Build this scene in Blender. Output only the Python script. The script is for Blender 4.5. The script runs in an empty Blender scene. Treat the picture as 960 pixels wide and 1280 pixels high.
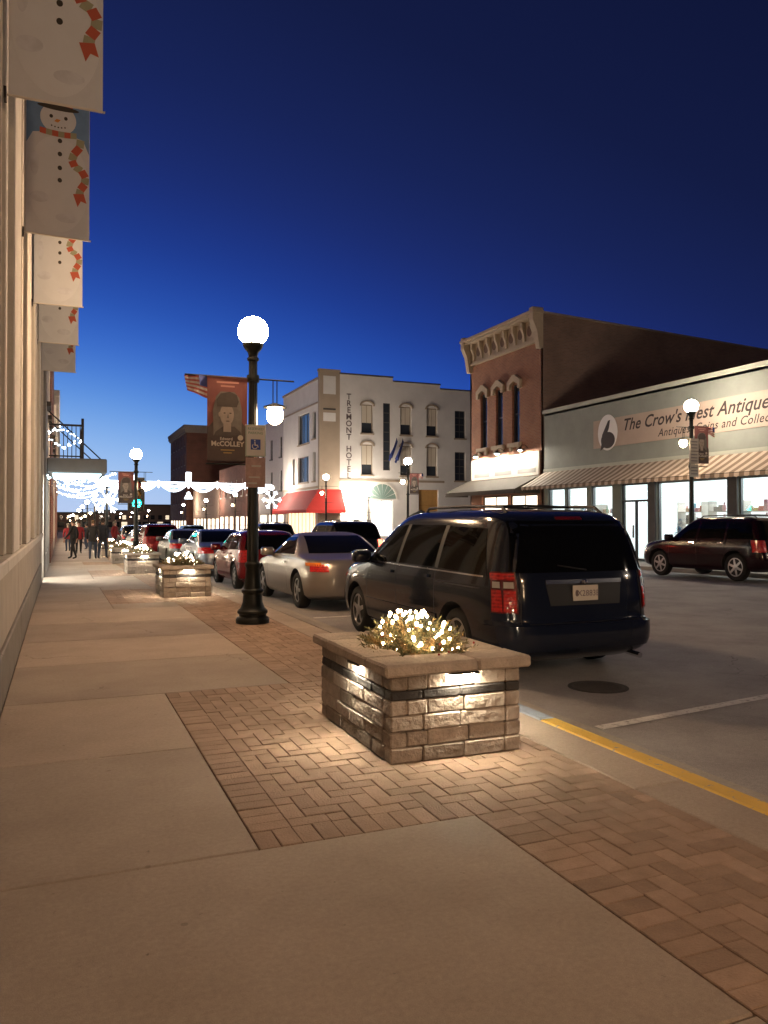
import bpy, bmesh, math, random
import numpy as np
from mathutils import Vector, Matrix
random.seed(7); np.random.seed(7)
R = math.radians
sc = bpy.context.scene
COL = sc.collection

# ------------------------------------------------------------------ camera
EYE = 1.5
YAW = R(22.35)
cd = bpy.data.cameras.new('camera'); cam = bpy.data.objects.new('camera', cd); COL.objects.link(cam)
cam.location = (0, 0, EYE)
cam.rotation_euler = (R(90) + math.atan(10/985), 0, -YAW)
cd.sensor_fit = 'VERTICAL'; cd.sensor_height = 24.0; cd.lens = 24.0*985/1280
cd.clip_start = 0.05; cd.clip_end = 3000
sc.camera = cam

# ------------------------------------------------------------------ world (dusk, sun below the horizon)
W = bpy.data.worlds.new('World'); sc.world = W; W.use_nodes = True
wn = W.node_tree; wn.nodes.clear()
wo = wn.nodes.new('ShaderNodeOutputWorld'); wb = wn.nodes.new('ShaderNodeBackground')
sky = wn.nodes.new('ShaderNodeTexSky'); sky.sky_type = 'NISHITA'; sky.sun_disc = False
sky.sun_elevation = R(-3.0); sky.sun_rotation = R(-28); sky.altitude = 200
sky.air_density = 1.0; sky.dust_density = 0.6; sky.ozone_density = 3.0
# afterglow: a deep blue dome paling towards the horizon where the sun went down
tcw = wn.nodes.new('ShaderNodeTexCoord'); spw = wn.nodes.new('ShaderNodeSeparateXYZ'); wn.links.new(tcw.outputs['Generated'], spw.inputs[0])
def mth(op,a,b=None,c=None):
    nd = wn.nodes.new('ShaderNodeMath'); nd.operation = op
    for k,v in enumerate((a,b,c)):
        if v is None: continue
        if hasattr(v,'links'): wn.links.new(v, nd.inputs[k])
        else: nd.inputs[k].default_value = v
    return nd.outputs[0]
hor = mth('SQRT', mth('ADD', mth('MULTIPLY',spw.outputs[0],spw.outputs[0]), mth('MULTIPLY',spw.outputs[1],spw.outputs[1])))
SAZ = R(-10)                         # compass direction of the sunset, measured from the street axis
cosd = mth('DIVIDE', mth('ADD', mth('MULTIPLY',spw.outputs[0],math.sin(SAZ)), mth('MULTIPLY',spw.outputs[1],math.cos(SAZ))), mth('MAXIMUM',hor,.01))
away = mth('MULTIPLY', mth('SUBTRACT',1.0,cosd), mth('MINIMUM',mth('MULTIPLY',hor,1.2),1.0))
ee = mth('ADD', mth('ADD', spw.outputs[2], mth('MULTIPLY',away,.6)), -.09)
rmp = wn.nodes.new('ShaderNodeValToRGB'); rmp.color_ramp.interpolation = 'B_SPLINE'
mr_ = mth('DIVIDE', mth('ADD',ee,.1), 1.3)
wn.links.new(mr_, rmp.inputs[0])
def lin(c): return tuple(((x/255+.055)/1.055)**2.4 if x>10 else x/255/12.92 for x in c)+(1,)
stops=[(-.06,(185,205,240)),(.0,(150,190,240)),(.06,(95,150,225)),(.12,(58,110,205)),(.18,(38,80,175)),(.25,(28,56,140)),(.33,(26,42,106)),(.42,(22,34,84)),(.54,(18,26,64)),(.8,(12,18,48)),(1.1,(10,14,38))]
cr_ = rmp.color_ramp
while len(cr_.elements)<len(stops): cr_.elements.new(.5)
for el,(p,c) in zip(cr_.elements,stops): el.position=(p+.1)/1.3
for el,(p,c) in zip(cr_.elements,stops): el.color=lin(c)
wm = wn.nodes.new('ShaderNodeMix'); wm.data_type='RGBA'; wm.blend_type='ADD'; wm.inputs[0].default_value=.03
wn.links.new(rmp.outputs[0], wm.inputs[6]); wn.links.new(sky.outputs[0], wm.inputs[7]); wn.links.new(wm.outputs[2], wb.inputs[0])
wb.inputs[1].default_value = 1.0
wn.links.new(wb.outputs[0], wo.inputs[0])

sc.view_settings.view_transform = 'Standard'; sc.view_settings.look = 'None'
sc.view_settings.exposure = 0.0; sc.view_settings.gamma = 1.0; sc.view_settings.use_curve_mapping = False
cy = sc.cycles
cy.use_denoising = True; cy.denoiser = 'OPENIMAGEDENOISE'
cy.max_bounces = 6; cy.diffuse_bounces = 3; cy.glossy_bounces = 3; cy.transmission_bounces = 4
cy.sample_clamp_indirect = 4.0; cy.sample_clamp_direct = 0.0
cy.caustics_reflective = False; cy.caustics_refractive = False
cy.use_light_tree = True

GLOBE_I = 400.0                      # radiance of the street-lamp globes
LAMP_COL = (1.0, 0.64, 0.36)

def gz(y):                           # the street runs very gently downhill beyond the second planter
    if y <= 14: return 0.0
    return -0.0105*(min(y, 170)-14)
SL = -math.atan(0.0105)

# ------------------------------------------------------------------ materials
MATS = {}
def nodes_of(name):
    m = bpy.data.materials.new(name); m.use_nodes = True
    n = m.node_tree.nodes; l = m.node_tree.links
    b = n['Principled BSDF']
    return m, n, l, b
def mat(name, col=(.5,.5,.5), rough=.6, metal=0, var=0.0, scale=4.0, bump=0.0, bscale=60.0, coat=0.0, spec=.5, objvar=0.0, island=False, fine=0.0):
    if name in MATS: return MATS[name]
    m, n, l, b = nodes_of(name)
    b.inputs['Roughness'].default_value = rough; b.inputs['Metallic'].default_value = metal
    b.inputs['Coat Weight'].default_value = coat; b.inputs['Coat Roughness'].default_value = .05
    b.inputs['Specular IOR Level'].default_value = spec
    b.inputs['Base Color'].default_value = (*col, 1)
    tc = n.new('ShaderNodeTexCoord'); geo = n.new('ShaderNodeNewGeometry')
    last = None
    def mul(prev, fac_socket, lo, hi):
        mr = n.new('ShaderNodeMapRange'); mr.inputs[3].default_value = lo; mr.inputs[4].default_value = hi
        l.new(fac_socket, mr.inputs[0])
        mx = n.new('ShaderNodeMix'); mx.data_type = 'RGBA'; mx.blend_type = 'MULTIPLY'; mx.inputs[0].default_value = 1
        if prev is None: mx.inputs[6].default_value = (*col, 1)
        else: l.new(prev, mx.inputs[6])
        cr = n.new('ShaderNodeCombineColor')
        for i in range(3): l.new(mr.outputs[0], cr.inputs[i])
        l.new(cr.outputs[0], mx.inputs[7])
        return mx.outputs[2]
    if var > 0:
        t = n.new('ShaderNodeTexNoise'); t.inputs['Scale'].default_value = scale; t.inputs['Detail'].default_value = 6; t.inputs['Roughness'].default_value = .65
        l.new(geo.outputs['Position'], t.inputs['Vector'])
        last = mul(last, t.outputs['Fac'], 1-var*1.6, 1+var*1.6)
    if fine > 0:
        t2 = n.new('ShaderNodeTexNoise'); t2.inputs['Scale'].default_value = 140; t2.inputs['Detail'].default_value = 3
        l.new(geo.outputs['Position'], t2.inputs['Vector'])
        last = mul(last, t2.outputs['Fac'], 1-fine*2, 1+fine*2)
    if objvar > 0:
        if island: s = geo.outputs['Random Per Island']
        else:
            oi = n.new('ShaderNodeObjectInfo'); s = oi.outputs['Random']
        last = mul(last, s, 1-objvar, 1+objvar)
    if last is not None: l.new(last, b.inputs['Base Color'])
    if bump > 0:
        t3 = n.new('ShaderNodeTexNoise'); t3.inputs['Scale'].default_value = bscale; t3.inputs['Detail'].default_value = 5
        l.new(geo.outputs['Position'], t3.inputs['Vector'])
        bp = n.new('ShaderNodeBump'); bp.inputs['Strength'].default_value = bump; bp.inputs['Distance'].default_value = .02
        l.new(t3.outputs['Fac'], bp.inputs['Height']); l.new(bp.outputs[0], b.inputs['Normal'])
    MATS[name] = m
    return m
def emis(name, col, strength):
    if name in MATS: return MATS[name]
    m, n, l, b = nodes_of(name)
    b.inputs['Base Color'].default_value = (.8,.8,.8,1)
    b.inputs['Emission Color'].default_value = (*col, 1); b.inputs['Emission Strength'].default_value = strength
    MATS[name] = m; return m
def glass_dark(name, col=(.012,.014,.018), rough=.04):
    return mat(name, col, rough, spec=.6)
def see_glass(name, tint=(.9,.95,.95), alpha=.25):
    if name in MATS: return MATS[name]
    m, n, l, b = nodes_of(name)
    tr = n.new('ShaderNodeBsdfTransparent'); tr.inputs[0].default_value = (*tint, 1)
    gl = n.new('ShaderNodeBsdfGlossy'); gl.inputs['Roughness'].default_value = .03
    lw = n.new('ShaderNodeLayerWeight'); lw.inputs[0].default_value = .5
    pw = n.new('ShaderNodeMath'); pw.operation='POWER'; pw.inputs[1].default_value=5; l.new(lw.outputs['Facing'], pw.inputs[0])
    fr = n.new('ShaderNodeMath'); fr.operation='MULTIPLY_ADD'; fr.inputs[1].default_value=.9; fr.inputs[2].default_value=.04; l.new(pw.outputs[0], fr.inputs[0])
    mx = n.new('ShaderNodeMixShader'); l.new(fr.outputs[0], mx.inputs[0]); l.new(tr.outputs[0], mx.inputs[1]); l.new(gl.outputs[0], mx.inputs[2])
    l.new(mx.outputs[0], n['Material Output'].inputs[0]); MATS[name] = m; return m
def brickmat(name, c1, c2, mortar, bw=.21, bh=.072, axis='yz', rough=.85, rot=False):
    if name in MATS: return MATS[name]
    m, n, l, b = nodes_of(name)
    geo = n.new('ShaderNodeNewGeometry'); sp = n.new('ShaderNodeSeparateXYZ'); cb = n.new('ShaderNodeCombineXYZ')
    l.new(geo.outputs['Position'], sp.inputs[0])
    l.new(sp.outputs['Y' if axis[0]=='y' else 'X'], cb.inputs[0]); l.new(sp.outputs['Z'], cb.inputs[1])
    bt = n.new('ShaderNodeTexBrick'); bt.inputs['Scale'].default_value = 1
    bt.inputs['Brick Width'].default_value = bw; bt.inputs['Row Height'].default_value = bh; bt.inputs['Mortar Size'].default_value = .008
    bt.inputs['Color1'].default_value = (*c1,1); bt.inputs['Color2'].default_value = (*c2,1); bt.inputs['Mortar'].default_value = (*mortar,1)
    l.new(cb.outputs[0], bt.inputs['Vector'])
    t = n.new('ShaderNodeTexNoise'); t.inputs['Scale'].default_value = .8; t.inputs['Detail'].default_value = 6; l.new(geo.outputs['Position'], t.inputs['Vector'])
    mr = n.new('ShaderNodeMapRange'); mr.inputs[3].default_value = .55; mr.inputs[4].default_value = 1.35; l.new(t.outputs['Fac'], mr.inputs[0])
    cc = n.new('ShaderNodeCombineColor')
    for i in range(3): l.new(mr.outputs[0], cc.inputs[i])
    mx = n.new('ShaderNodeMix'); mx.data_type='RGBA'; mx.blend_type='MULTIPLY'; mx.inputs[0].default_value=1
    l.new(bt.outputs['Color'], mx.inputs[6]); l.new(cc.outputs[0], mx.inputs[7]); l.new(mx.outputs[2], b.inputs['Base Color'])
    bp = n.new('ShaderNodeBump'); bp.inputs['Strength'].default_value=.4; bp.inputs['Distance'].default_value=.01; bp.invert=True
    l.new(bt.outputs['Fac'], bp.inputs['Height']); l.new(bp.outputs[0], b.inputs['Normal'])
    b.inputs['Roughness'].default_value = rough
    MATS[name]=m; return m

def stain_concrete(name, base, dark, light=None, rough=.8, grain=.18):
    """weathered concrete: broad stains, small dark spots, fine grain"""
    if name in MATS: return MATS[name]
    m, n, l, b = nodes_of(name)
    geo = n.new('ShaderNodeNewGeometry'); oi = n.new('ShaderNodeObjectInfo')
    def noise(scale, det=6, ro=.6):
        t = n.new('ShaderNodeTexNoise'); t.inputs['Scale'].default_value=scale; t.inputs['Detail'].default_value=det; t.inputs['Roughness'].default_value=ro
        l.new(geo.outputs['Position'], t.inputs['Vector']); return t.outputs['Fac']
    def ramp(sock, a, c, lo, hi):
        mr = n.new('ShaderNodeMapRange'); mr.inputs[1].default_value=a; mr.inputs[2].default_value=c; mr.inputs[3].default_value=lo; mr.inputs[4].default_value=hi
        l.new(sock, mr.inputs[0]); return mr.outputs[0]
    def mixc(f, c1, c2, mode='MIX'):
        mx = n.new('ShaderNodeMix'); mx.data_type='RGBA'; mx.blend_type=mode
        if hasattr(f,'links'): l.new(f, mx.inputs[0])
        else: mx.inputs[0].default_value=f
        for c,i in ((c1,6),(c2,7)):
            if hasattr(c,'links'): l.new(c, mx.inputs[i])
            else: mx.inputs[i].default_value=(*c,1)
        return mx.outputs[2]
    c = mixc(ramp(noise(1.1,8,.65), .35,.72,0,1), base, dark)
    c = mixc(ramp(noise(7,5,.7), .58,.75,0,.35), c, dark)
    c = mixc(ramp(noise(23,2,.5), .73,.78,0,.7), c, tuple(x*.45 for x in dark))
    vo = n.new('ShaderNodeTexVoronoi'); vo.feature='DISTANCE_TO_EDGE'; vo.inputs['Scale'].default_value=.42; vo.inputs['Randomness'].default_value=1
    ds = n.new('ShaderNodeVectorMath'); ds.operation='ADD'; nz = n.new('ShaderNodeTexNoise'); nz.inputs['Scale'].default_value=2.2; nz.inputs['Detail'].default_value=8
    l.new(geo.outputs['Position'], nz.inputs['Vector']); sc_ = n.new('ShaderNodeVectorMath'); sc_.operation='SCALE'; sc_.inputs['Scale'].default_value=.55; l.new(nz.outputs['Color'], sc_.inputs[0])
    l.new(geo.outputs['Position'], ds.inputs[0]); l.new(sc_.outputs[0], ds.inputs[1]); l.new(ds.outputs[0], vo.inputs['Vector'])
    ck = ramp(vo.outputs['Distance'], .0,.0022,1,0); mk = ramp(noise(.5,2,.5), .52,.58,0,1)
    ckm = n.new('ShaderNodeMath'); ckm.operation='MULTIPLY'; l.new(ck, ckm.inputs[0]); l.new(mk, ckm.inputs[1])
    c = mixc(ckm.outputs[0], c, tuple(x*.35 for x in dark))
    vg = n.new('ShaderNodeTexVoronoi'); vg.inputs['Scale'].default_value=3.1; l.new(geo.outputs['Position'], vg.inputs['Vector'])
    c = mixc(ramp(vg.outputs['Distance'], .035,.05,.45,0), c, tuple(x*.5 for x in dark))
    g = ramp(noise(260,2,.5), .2,.8,1-grain,1+grain)
    cc = n.new('ShaderNodeCombineColor'); [l.new(g, cc.inputs[i]) for i in range(3)]
    c = mixc(1.0, c, cc.outputs[0], 'MULTIPLY')
    g2 = ramp(noise(42,5,.75), .25,.75,.84,1.16); c3 = n.new('ShaderNodeCombineColor'); [l.new(g2, c3.inputs[i]) for i in range(3)]
    c = mixc(1.0, c, c3.outputs[0], 'MULTIPLY')
    o = ramp(oi.outputs['Random'], 0,1,.87,1.09)
    c2 = n.new('ShaderNodeCombineColor'); [l.new(o, c2.inputs[i]) for i in range(3)]
    c = mixc(1.0, c, c2.outputs[0], 'MULTIPLY')
    l.new(c, b.inputs['Base Color']); b.inputs['Roughness'].default_value=rough
    bp = n.new('ShaderNodeBump'); bp.inputs['Strength'].default_value=.25; bp.inputs['Distance'].default_value=.006
    l.new(noise(180,4,.6), bp.inputs['Height']); l.new(bp.outputs[0], b.inputs['Normal'])
    MATS[name]=m; return m

# ------------------------------------------------------------------ mesh helpers
class MB:
    def __init__(s): s.v=[]; s.f=[]; s.mi=[]
    def add(s, vs, fs, mi=0):
        o=len(s.v); s.v += [tuple(p) for p in vs]; s.f += [tuple(o+i for i in f) for f in fs]; s.mi += [mi]*len(fs); return s
    def box(s, x0,x1,y0,y1,z0,z1, mi=0, M=None):
        vs=[(x,y,z) for z in (z0,z1) for y in (y0,y1) for x in (x0,x1)]
        if M is not None: vs=[M@Vector(p) for p in vs]
        return s.add(vs,[(0,2,3,1),(4,5,7,6),(0,1,5,4),(2,6,7,3),(0,4,6,2),(1,3,7,5)],mi)
    def cbox(s, x0,x1,y0,y1,z0,z1,c=.008, mi=0, jit=0):
        """box with its edges cut off (chamfered)"""
        xs=(x0,x1); ys=(y0,y1); zs=(z0,z1)
        V={}; vs=[]
        for i in (0,1):
            for j in (0,1):
                for k in (0,1):
                    sx=c if i==0 else -c; sy=c if j==0 else -c; sz=c if k==0 else -c
                    jx=random.uniform(-jit,jit); jy=random.uniform(-jit,jit); jz=random.uniform(-jit,jit)
                    for a,p in (('x',(xs[i],ys[j]+sy,zs[k]+sz)),('y',(xs[i]+sx,ys[j],zs[k]+sz)),('z',(xs[i]+sx,ys[j]+sy,zs[k]))):
                        V[(i,j,k,a)]=len(vs); vs.append((p[0]+jx,p[1]+jy,p[2]+jz))
        fs=[]
        for i in (0,1): q=[V[(i,j,k,'x')] for j,k in ((0,0),(0,1),(1,1),(1,0))]; fs.append(q if i==0 else q[::-1])
        for j in (0,1): q=[V[(i,j,k,'y')] for i,k in ((0,0),(1,0),(1,1),(0,1))]; fs.append(q if j==0 else q[::-1])
        for k in (0,1): q=[V[(i,j,k,'z')] for i,j in ((0,0),(0,1),(1,1),(1,0))]; fs.append(q if k==0 else q[::-1])
        for j in (0,1):
            for k in (0,1): fs.append([V[(0,j,k,'y')],V[(1,j,k,'y')],V[(1,j,k,'z')],V[(0,j,k,'z')]])
        for i in (0,1):
            for k in (0,1): fs.append([V[(i,0,k,'x')],V[(i,1,k,'x')],V[(i,1,k,'z')],V[(i,0,k,'z')]])
        for i in (0,1):
            for j in (0,1): fs.append([V[(i,j,0,'x')],V[(i,j,1,'x')],V[(i,j,1,'y')],V[(i,j,0,'y')]])
        for i in (0,1):
            for j in (0,1):
                for k in (0,1): fs.append([V[(i,j,k,'x')],V[(i,j,k,'y')],V[(i,j,k,'z')]])
        return s.add(vs,fs,mi)
    def lathe(s, prof, seg=20, c=(0,0,0), mi=0, flute=0, M=None):
        vs=[]; fs=[]
        for r,z in prof:
            for i in range(seg):
                a=2*math.pi*i/seg; rr=r*(1-flute*(i%2))
                p=Vector((rr*math.cos(a), rr*math.sin(a), z))
                if M is not None: p=M@p
                vs.append((p[0]+c[0],p[1]+c[1],p[2]+c[2]))
        for k in range(len(prof)-1):
            for i in range(seg):
                j=(i+1)%seg; fs.append((k*seg+i,k*seg+j,(k+1)*seg+j,(k+1)*seg+i))
        fs.append(tuple(range(seg))[::-1]); fs.append(tuple((len(prof)-1)*seg+i for i in range(seg)))
        return s.add(vs,fs,mi)
    def ball(s, c, r, seg=12, rings=8, sz=1.0, mi=0):
        pr=[(max(r*math.sin(math.pi*k/rings),1e-4), -r*sz*math.cos(math.pi*k/rings)) for k in range(rings+1)]
        return s.lathe(pr,seg,c,mi)
    def tube(s, pts, r, seg=8, mi=0):
        pts=[Vector(p) for p in pts]; vs=[]; fs=[]
        for i,p in enumerate(pts):
            d=(pts[min(i+1,len(pts)-1)]-pts[max(i-1,0)]).normalized()
            u=d.cross(Vector((0,0,1)) if abs(d.z)<.95 else Vector((1,0,0))).normalized(); w=d.cross(u)
            rr=r[i] if hasattr(r,'__len__') else r
            for k in range(seg):
                a=2*math.pi*k/seg; q=p+(u*math.cos(a)+w*math.sin(a))*rr; vs.append(tuple(q))
        for i in range(len(pts)-1):
            for k in range(seg):
                j=(k+1)%seg; fs.append((i*seg+k,i*seg+j,(i+1)*seg+j,(i+1)*seg+k))
        fs.append(tuple(range(seg))[::-1]); fs.append(tuple((len(pts)-1)*seg+k for k in range(seg)))
        return s.add(vs,fs,mi)
    def prism(s, poly, d0, d1, fr, mi=0):
        """polygon (u,z) extruded between depths d0,d1; fr(u,d,z)->point"""
        n=len(poly); vs=[fr(u,d0,z) for u,z in poly]+[fr(u,d1,z) for u,z in poly]
        fs=[tuple(range(n)),tuple(range(2*n-1,n-1,-1))]+[(i,n+i,n+(i+1)%n,(i+1)%n) for i in range(n)]
        return s.add(vs,fs,mi)
    def fbox(s, fr, u0,u1,d0,d1,z0,z1, mi=0):
        vs=[fr(u,d,z) for z in (z0,z1) for d in (d0,d1) for u in (u0,u1)]
        return s.add(vs,[(0,2,3,1),(4,5,7,6),(0,1,5,4),(2,6,7,3),(0,4,6,2),(1,3,7,5)],mi)
    def mesh(s, name, mats, smooth=None):
        me=bpy.data.meshes.new(name); me.from_pydata(s.v,[],s.f)
        if not isinstance(mats,(list,tuple)): mats=[mats]
        for m in mats: me.materials.append(m)
        if len(mats)>1: me.polygons.foreach_set('material_index', s.mi)
        bm=bmesh.new(); bm.from_mesh(me); bmesh.ops.recalc_face_normals(bm,faces=bm.faces); bm.to_mesh(me); bm.free()
        if smooth is not None:
            me.polygons.foreach_set('use_smooth',[True]*len(me.polygons)); me.set_sharp_from_angle(angle=R(smooth))
        me.update(); return me
    def build(s, name, mats, parent=None, smooth=None, loc=None):
        return link(name, s.mesh(name,mats,smooth), parent, loc)
def link(name, me, parent=None, loc=None):
    o=bpy.data.objects.new(name, me); COL.objects.link(o)
    if parent is not None: o.parent=parent
    if loc is not None: o.location=loc
    return o
def tag(o,label,cat,group=None):
    o['label']=label; o['category']=cat
    if group: o['group']=group
    return o
def thing(name,label,cat,loc=(0,0,0),rz=0,group=None,rx=0):
    o=bpy.data.objects.new(name,None); COL.objects.link(o); o.empty_display_size=.1
    o.location=loc; o.rotation_euler=(rx,0,rz); return tag(o,label,cat,group)
KIDS={}
def copy_tree(o, parent=None):
    c=o.copy(); COL.objects.link(c); c.parent=parent
    for ch in [x for x in ALLKIDS(o)]: copy_tree(ch,c)
    return c
def ALLKIDS(o): return list(o.children)
def struct(o): o['kind']='structure'; return o
def text_mesh(txt,size,shear=0,offset=0,spacing=1.0,align='LEFT'):
    cu=bpy.data.curves.new('t','FONT'); cu.body=txt; cu.size=size; cu.shear=shear; cu.offset=offset; cu.space_character=spacing
    cu.align_x=align; cu.fill_mode='FRONT'; cu.resolution_u=3
    o=bpy.data.objects.new('t',cu); COL.objects.link(o)
    dg=bpy.context.evaluated_depsgraph_get(); me=bpy.data.meshes.new_from_object(o.evaluated_get(dg))
    bpy.data.objects.remove(o); return me
def text_on(name,parent,txt,size,m,fr,u,d,z,**k):
    """lettering laid on a face; fr maps (u,d,z) to a point"""
    me=text_mesh(txt,size,**k)
    for v in me.vertices: v.co=Vector(fr(u+v.co.x,d,z+v.co.y))
    me.materials.clear(); me.materials.append(m); me.name=name
    return link(name,me,parent)

# ------------------------------------------------------------------ base materials
concrete = stain_concrete('concrete',(.46,.39,.32),(.36,.295,.235))
kerbcon = stain_concrete('kerb_concrete',(.44,.40,.35),(.30,.27,.23))
asphalt = stain_concrete('asphalt',(.42,.40,.395),(.27,.255,.25),rough=.75,grain=.55)
pave = mat('paver',(.37,.265,.195),.85,var=.2,scale=9,bump=.3,bscale=90,objvar=.17,fine=.08)
pave_i = mat('paver_far',(.37,.265,.195),.85,var=.2,scale=9,bump=.3,bscale=90,objvar=.17,island=True,fine=.08)
joint = mat('joint_sand',(.15,.115,.085),.95,var=.3,scale=30)

def worn_paint(name,col,under,thr=.60):
    m,n,l,b=nodes_of(name); geo=n.new('ShaderNodeNewGeometry')
    t=n.new('ShaderNodeTexNoise'); t.inputs['Scale'].default_value=16; t.inputs['Detail'].default_value=9; t.inputs['Roughness'].default_value=.7; l.new(geo.outputs['Position'],t.inputs['Vector'])
    mr=n.new('ShaderNodeMapRange'); mr.inputs[1].default_value=thr-.03; mr.inputs[2].default_value=thr+.05; l.new(t.outputs['Fac'],mr.inputs[0])
    t2=n.new('ShaderNodeTexNoise'); t2.inputs['Scale'].default_value=4; t2.inputs['Detail'].default_value=5; l.new(geo.outputs['Position'],t2.inputs['Vector'])
    m0=n.new('ShaderNodeMix'); m0.data_type='RGBA'; m0.inputs[6].default_value=(*[c*.72 for c in col],1); m0.inputs[7].default_value=(*[min(c*1.15,1) for c in col],1); l.new(t2.outputs['Fac'],m0.inputs[0])
    mx=n.new('ShaderNodeMix'); mx.data_type='RGBA'; l.new(mr.outputs[0],mx.inputs[0]); l.new(m0.outputs[2],mx.inputs[6]); mx.inputs[7].default_value=(*under,1); l.new(mx.outputs[2],b.inputs['Base Color'])
    b.inputs['Roughness'].default_value=.7; MATS[name]=m; return m
yellow_paint = worn_paint('yellow_paint',(.82,.53,.09),(.38,.33,.27))
white_paint = worn_paint('road_paint',(.78,.76,.72),(.36,.34,.33),.56)
blue_paint = mat('blue_paint',(.30,.36,.46),.7,var=.25,scale=9)
black_iron = mat('black_iron',(.006,.009,.008),.42,var=.2,scale=8,spec=.35)
dark_metal = mat('dark_metal',(.03,.03,.032),.45,metal=.6)
chrome = mat('chrome',(.75,.75,.76),.12,metal=1)
wire_m = mat('wire',(.02,.03,.02),.6)
globe_m = emis('globe_glow',LAMP_COL,GLOBE_I)
pendant_m = emis('pendant_glow',(1,.66,.38),120)
bulb_m = emis('bulb_glow',(1,.70,.38),75)
cool_bulb_m = emis('cool_bulb_glow',(.75,.88,1),22)
led_m = emis('led_glow',(1,.84,.60),480)

# ================================================================== SETTING: ground, road, pavements
XW=-.42; XB0=.85; XB1=1.965; XB2=2.975; XK0=3.335; XK1=3.485; XG=3.86; XFK=18.45; XF=21.0
RD=-.13
YS=[-40,-20,0,7,14]+list(range(20,171,10))+[220]
def strip(name,x0,x1,dz,m,ys=YS,parent=None,thick=.12):
    mb=MB(); vs=[];fs=[]
    for y in ys:
        for x in (x0,x1): vs.append((x,y,gz(y)+dz))
    for y in ys:
        for x in (x0,x1): vs.append((x,y,gz(y)+dz-thick))
    n=len(ys)*2
    for i in range(len(ys)-1):
        a=2*i; fs += [(a,a+1,a+3,a+2),(n+a,n+a+2,n+a+3,n+a+1),(a,a+2,n+a+2,n+a),(a+1,n+a+1,n+a+3,a+3)]
    fs += [(0,n,n+1,1),(n-2,n-1,2*n-1,2*n-2)]
    return mb.add(vs,fs).build(name,m,parent)
g=MB(); gv=[];gf=[]
gys=[-400]+YS+[1500]
for y in gys: gv += [(-900,y,gz(y)-.35),(900,y,gz(y)-.35)]
for i in range(len(gys)-1): gf.append((2*i,2*i+1,2*i+3,2*i+2))
struct(g.add(gv,gf).build('ground',mat('ground_soil',(.09,.08,.07),.9,var=.3,scale=.5)))
struct(strip('road',XG,XFK,RD,asphalt))
struct(strip('gutter',XK1,XG,RD+.004,kerbcon))
struct(strip('far_kerb',XFK,XFK+.16,0.0,kerbcon,thick=.25))
struct(strip('far_pavement',XFK+.16,XF+.05,-.006,mat('far_walk',(.36,.33,.29),.85,var=.2,scale=2,fine=.1),thick=.25))
# side street between the brick building and the hotel
struct(MB().add([(XFK+.2,40,gz(40)+.0),(70,40,gz(40)+.0),(70,64,gz(64)+.0),(XFK+.2,64,gz(64)+.0)],[(0,1,2,3)]).build('side_street',asphalt))

# --- near pavement: concrete slabs, brick band, kerb
walk=struct(strip('pavement',XW-.3,XK0,-.018,mat('joint_dirt',(.035,.028,.022),.95,var=.3,scale=30),thick=.25))
def slab(parent,name,x0,x1,y0,y1,top,th,m,gap=.0045,c=.007):
    mb=MB(); mb.cbox(x0+gap,x1-gap,y0+gap,y1-gap,-th,0,c)
    ym=(y0+y1)/2
    mb.v=[(x,y,z+gz(y)+top) for x,y,z in mb.v]
    return mb.build(name,m,parent)
squares=[(3.55,7.05),(14.95,18.45),(23.7,27.2),(31.6,34.2)]
edges=[]
y=-3.45
while y<90: edges.append(y); y+=1.75
for i in range(len(edges)-1):
    a,b=edges[i],edges[i+1]
    cut=[s for s in squares if a<s[1]-.01 and b>s[0]+.01]
    if not cut: slab(walk,'concrete_slab',XW,XB1,a,b,0,.1,concrete)
    else:
        slab(walk,'concrete_slab',XW,XB0,a,b,0,.1,concrete)
        s=cut[0]
        if a<s[0]-.01: slab(walk,'concrete_slab',XB0,XB1,a,s[0],0,.1,concrete)
        if b>s[1]+.01: slab(walk,'concrete_slab',XB0,XB1,s[1],b,0,.1,concrete)
y=-3.45
while y<90:
    slab(walk,'edge_slab',XB2,XK0,y,y+1.75,.001,.1,concrete); y+=1.75
# far continuation of the concrete
struct(strip('far_walk_concrete',XW,XK0,0.0,concrete,ys=[90,100,120,150,170,220],thick=.1))
kerb=struct(strip('kerb',XK0,XK1,-.02,kerbcon,ys=[-40,-20,-3]+[-3+i for i in range(1,3)]+YS[3:],thick=.3))
kerb_specs=[(-3,.0,'yellow'),(.0,2.6,'yellow'),(2.6,5.05,'yellow'),(5.05,6.6,'blue')]+[(6.6+i*3,9.6+i*3,'plain') for i in range(20)]
for a,b,k in kerb_specs:
    o=slab(kerb,'kerb_stone',XK0,XK1,a,b,.003,.3,{'yellow':yellow_paint,'blue':blue_paint,'plain':kerbcon}[k],gap=.003,c=.012)
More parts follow.
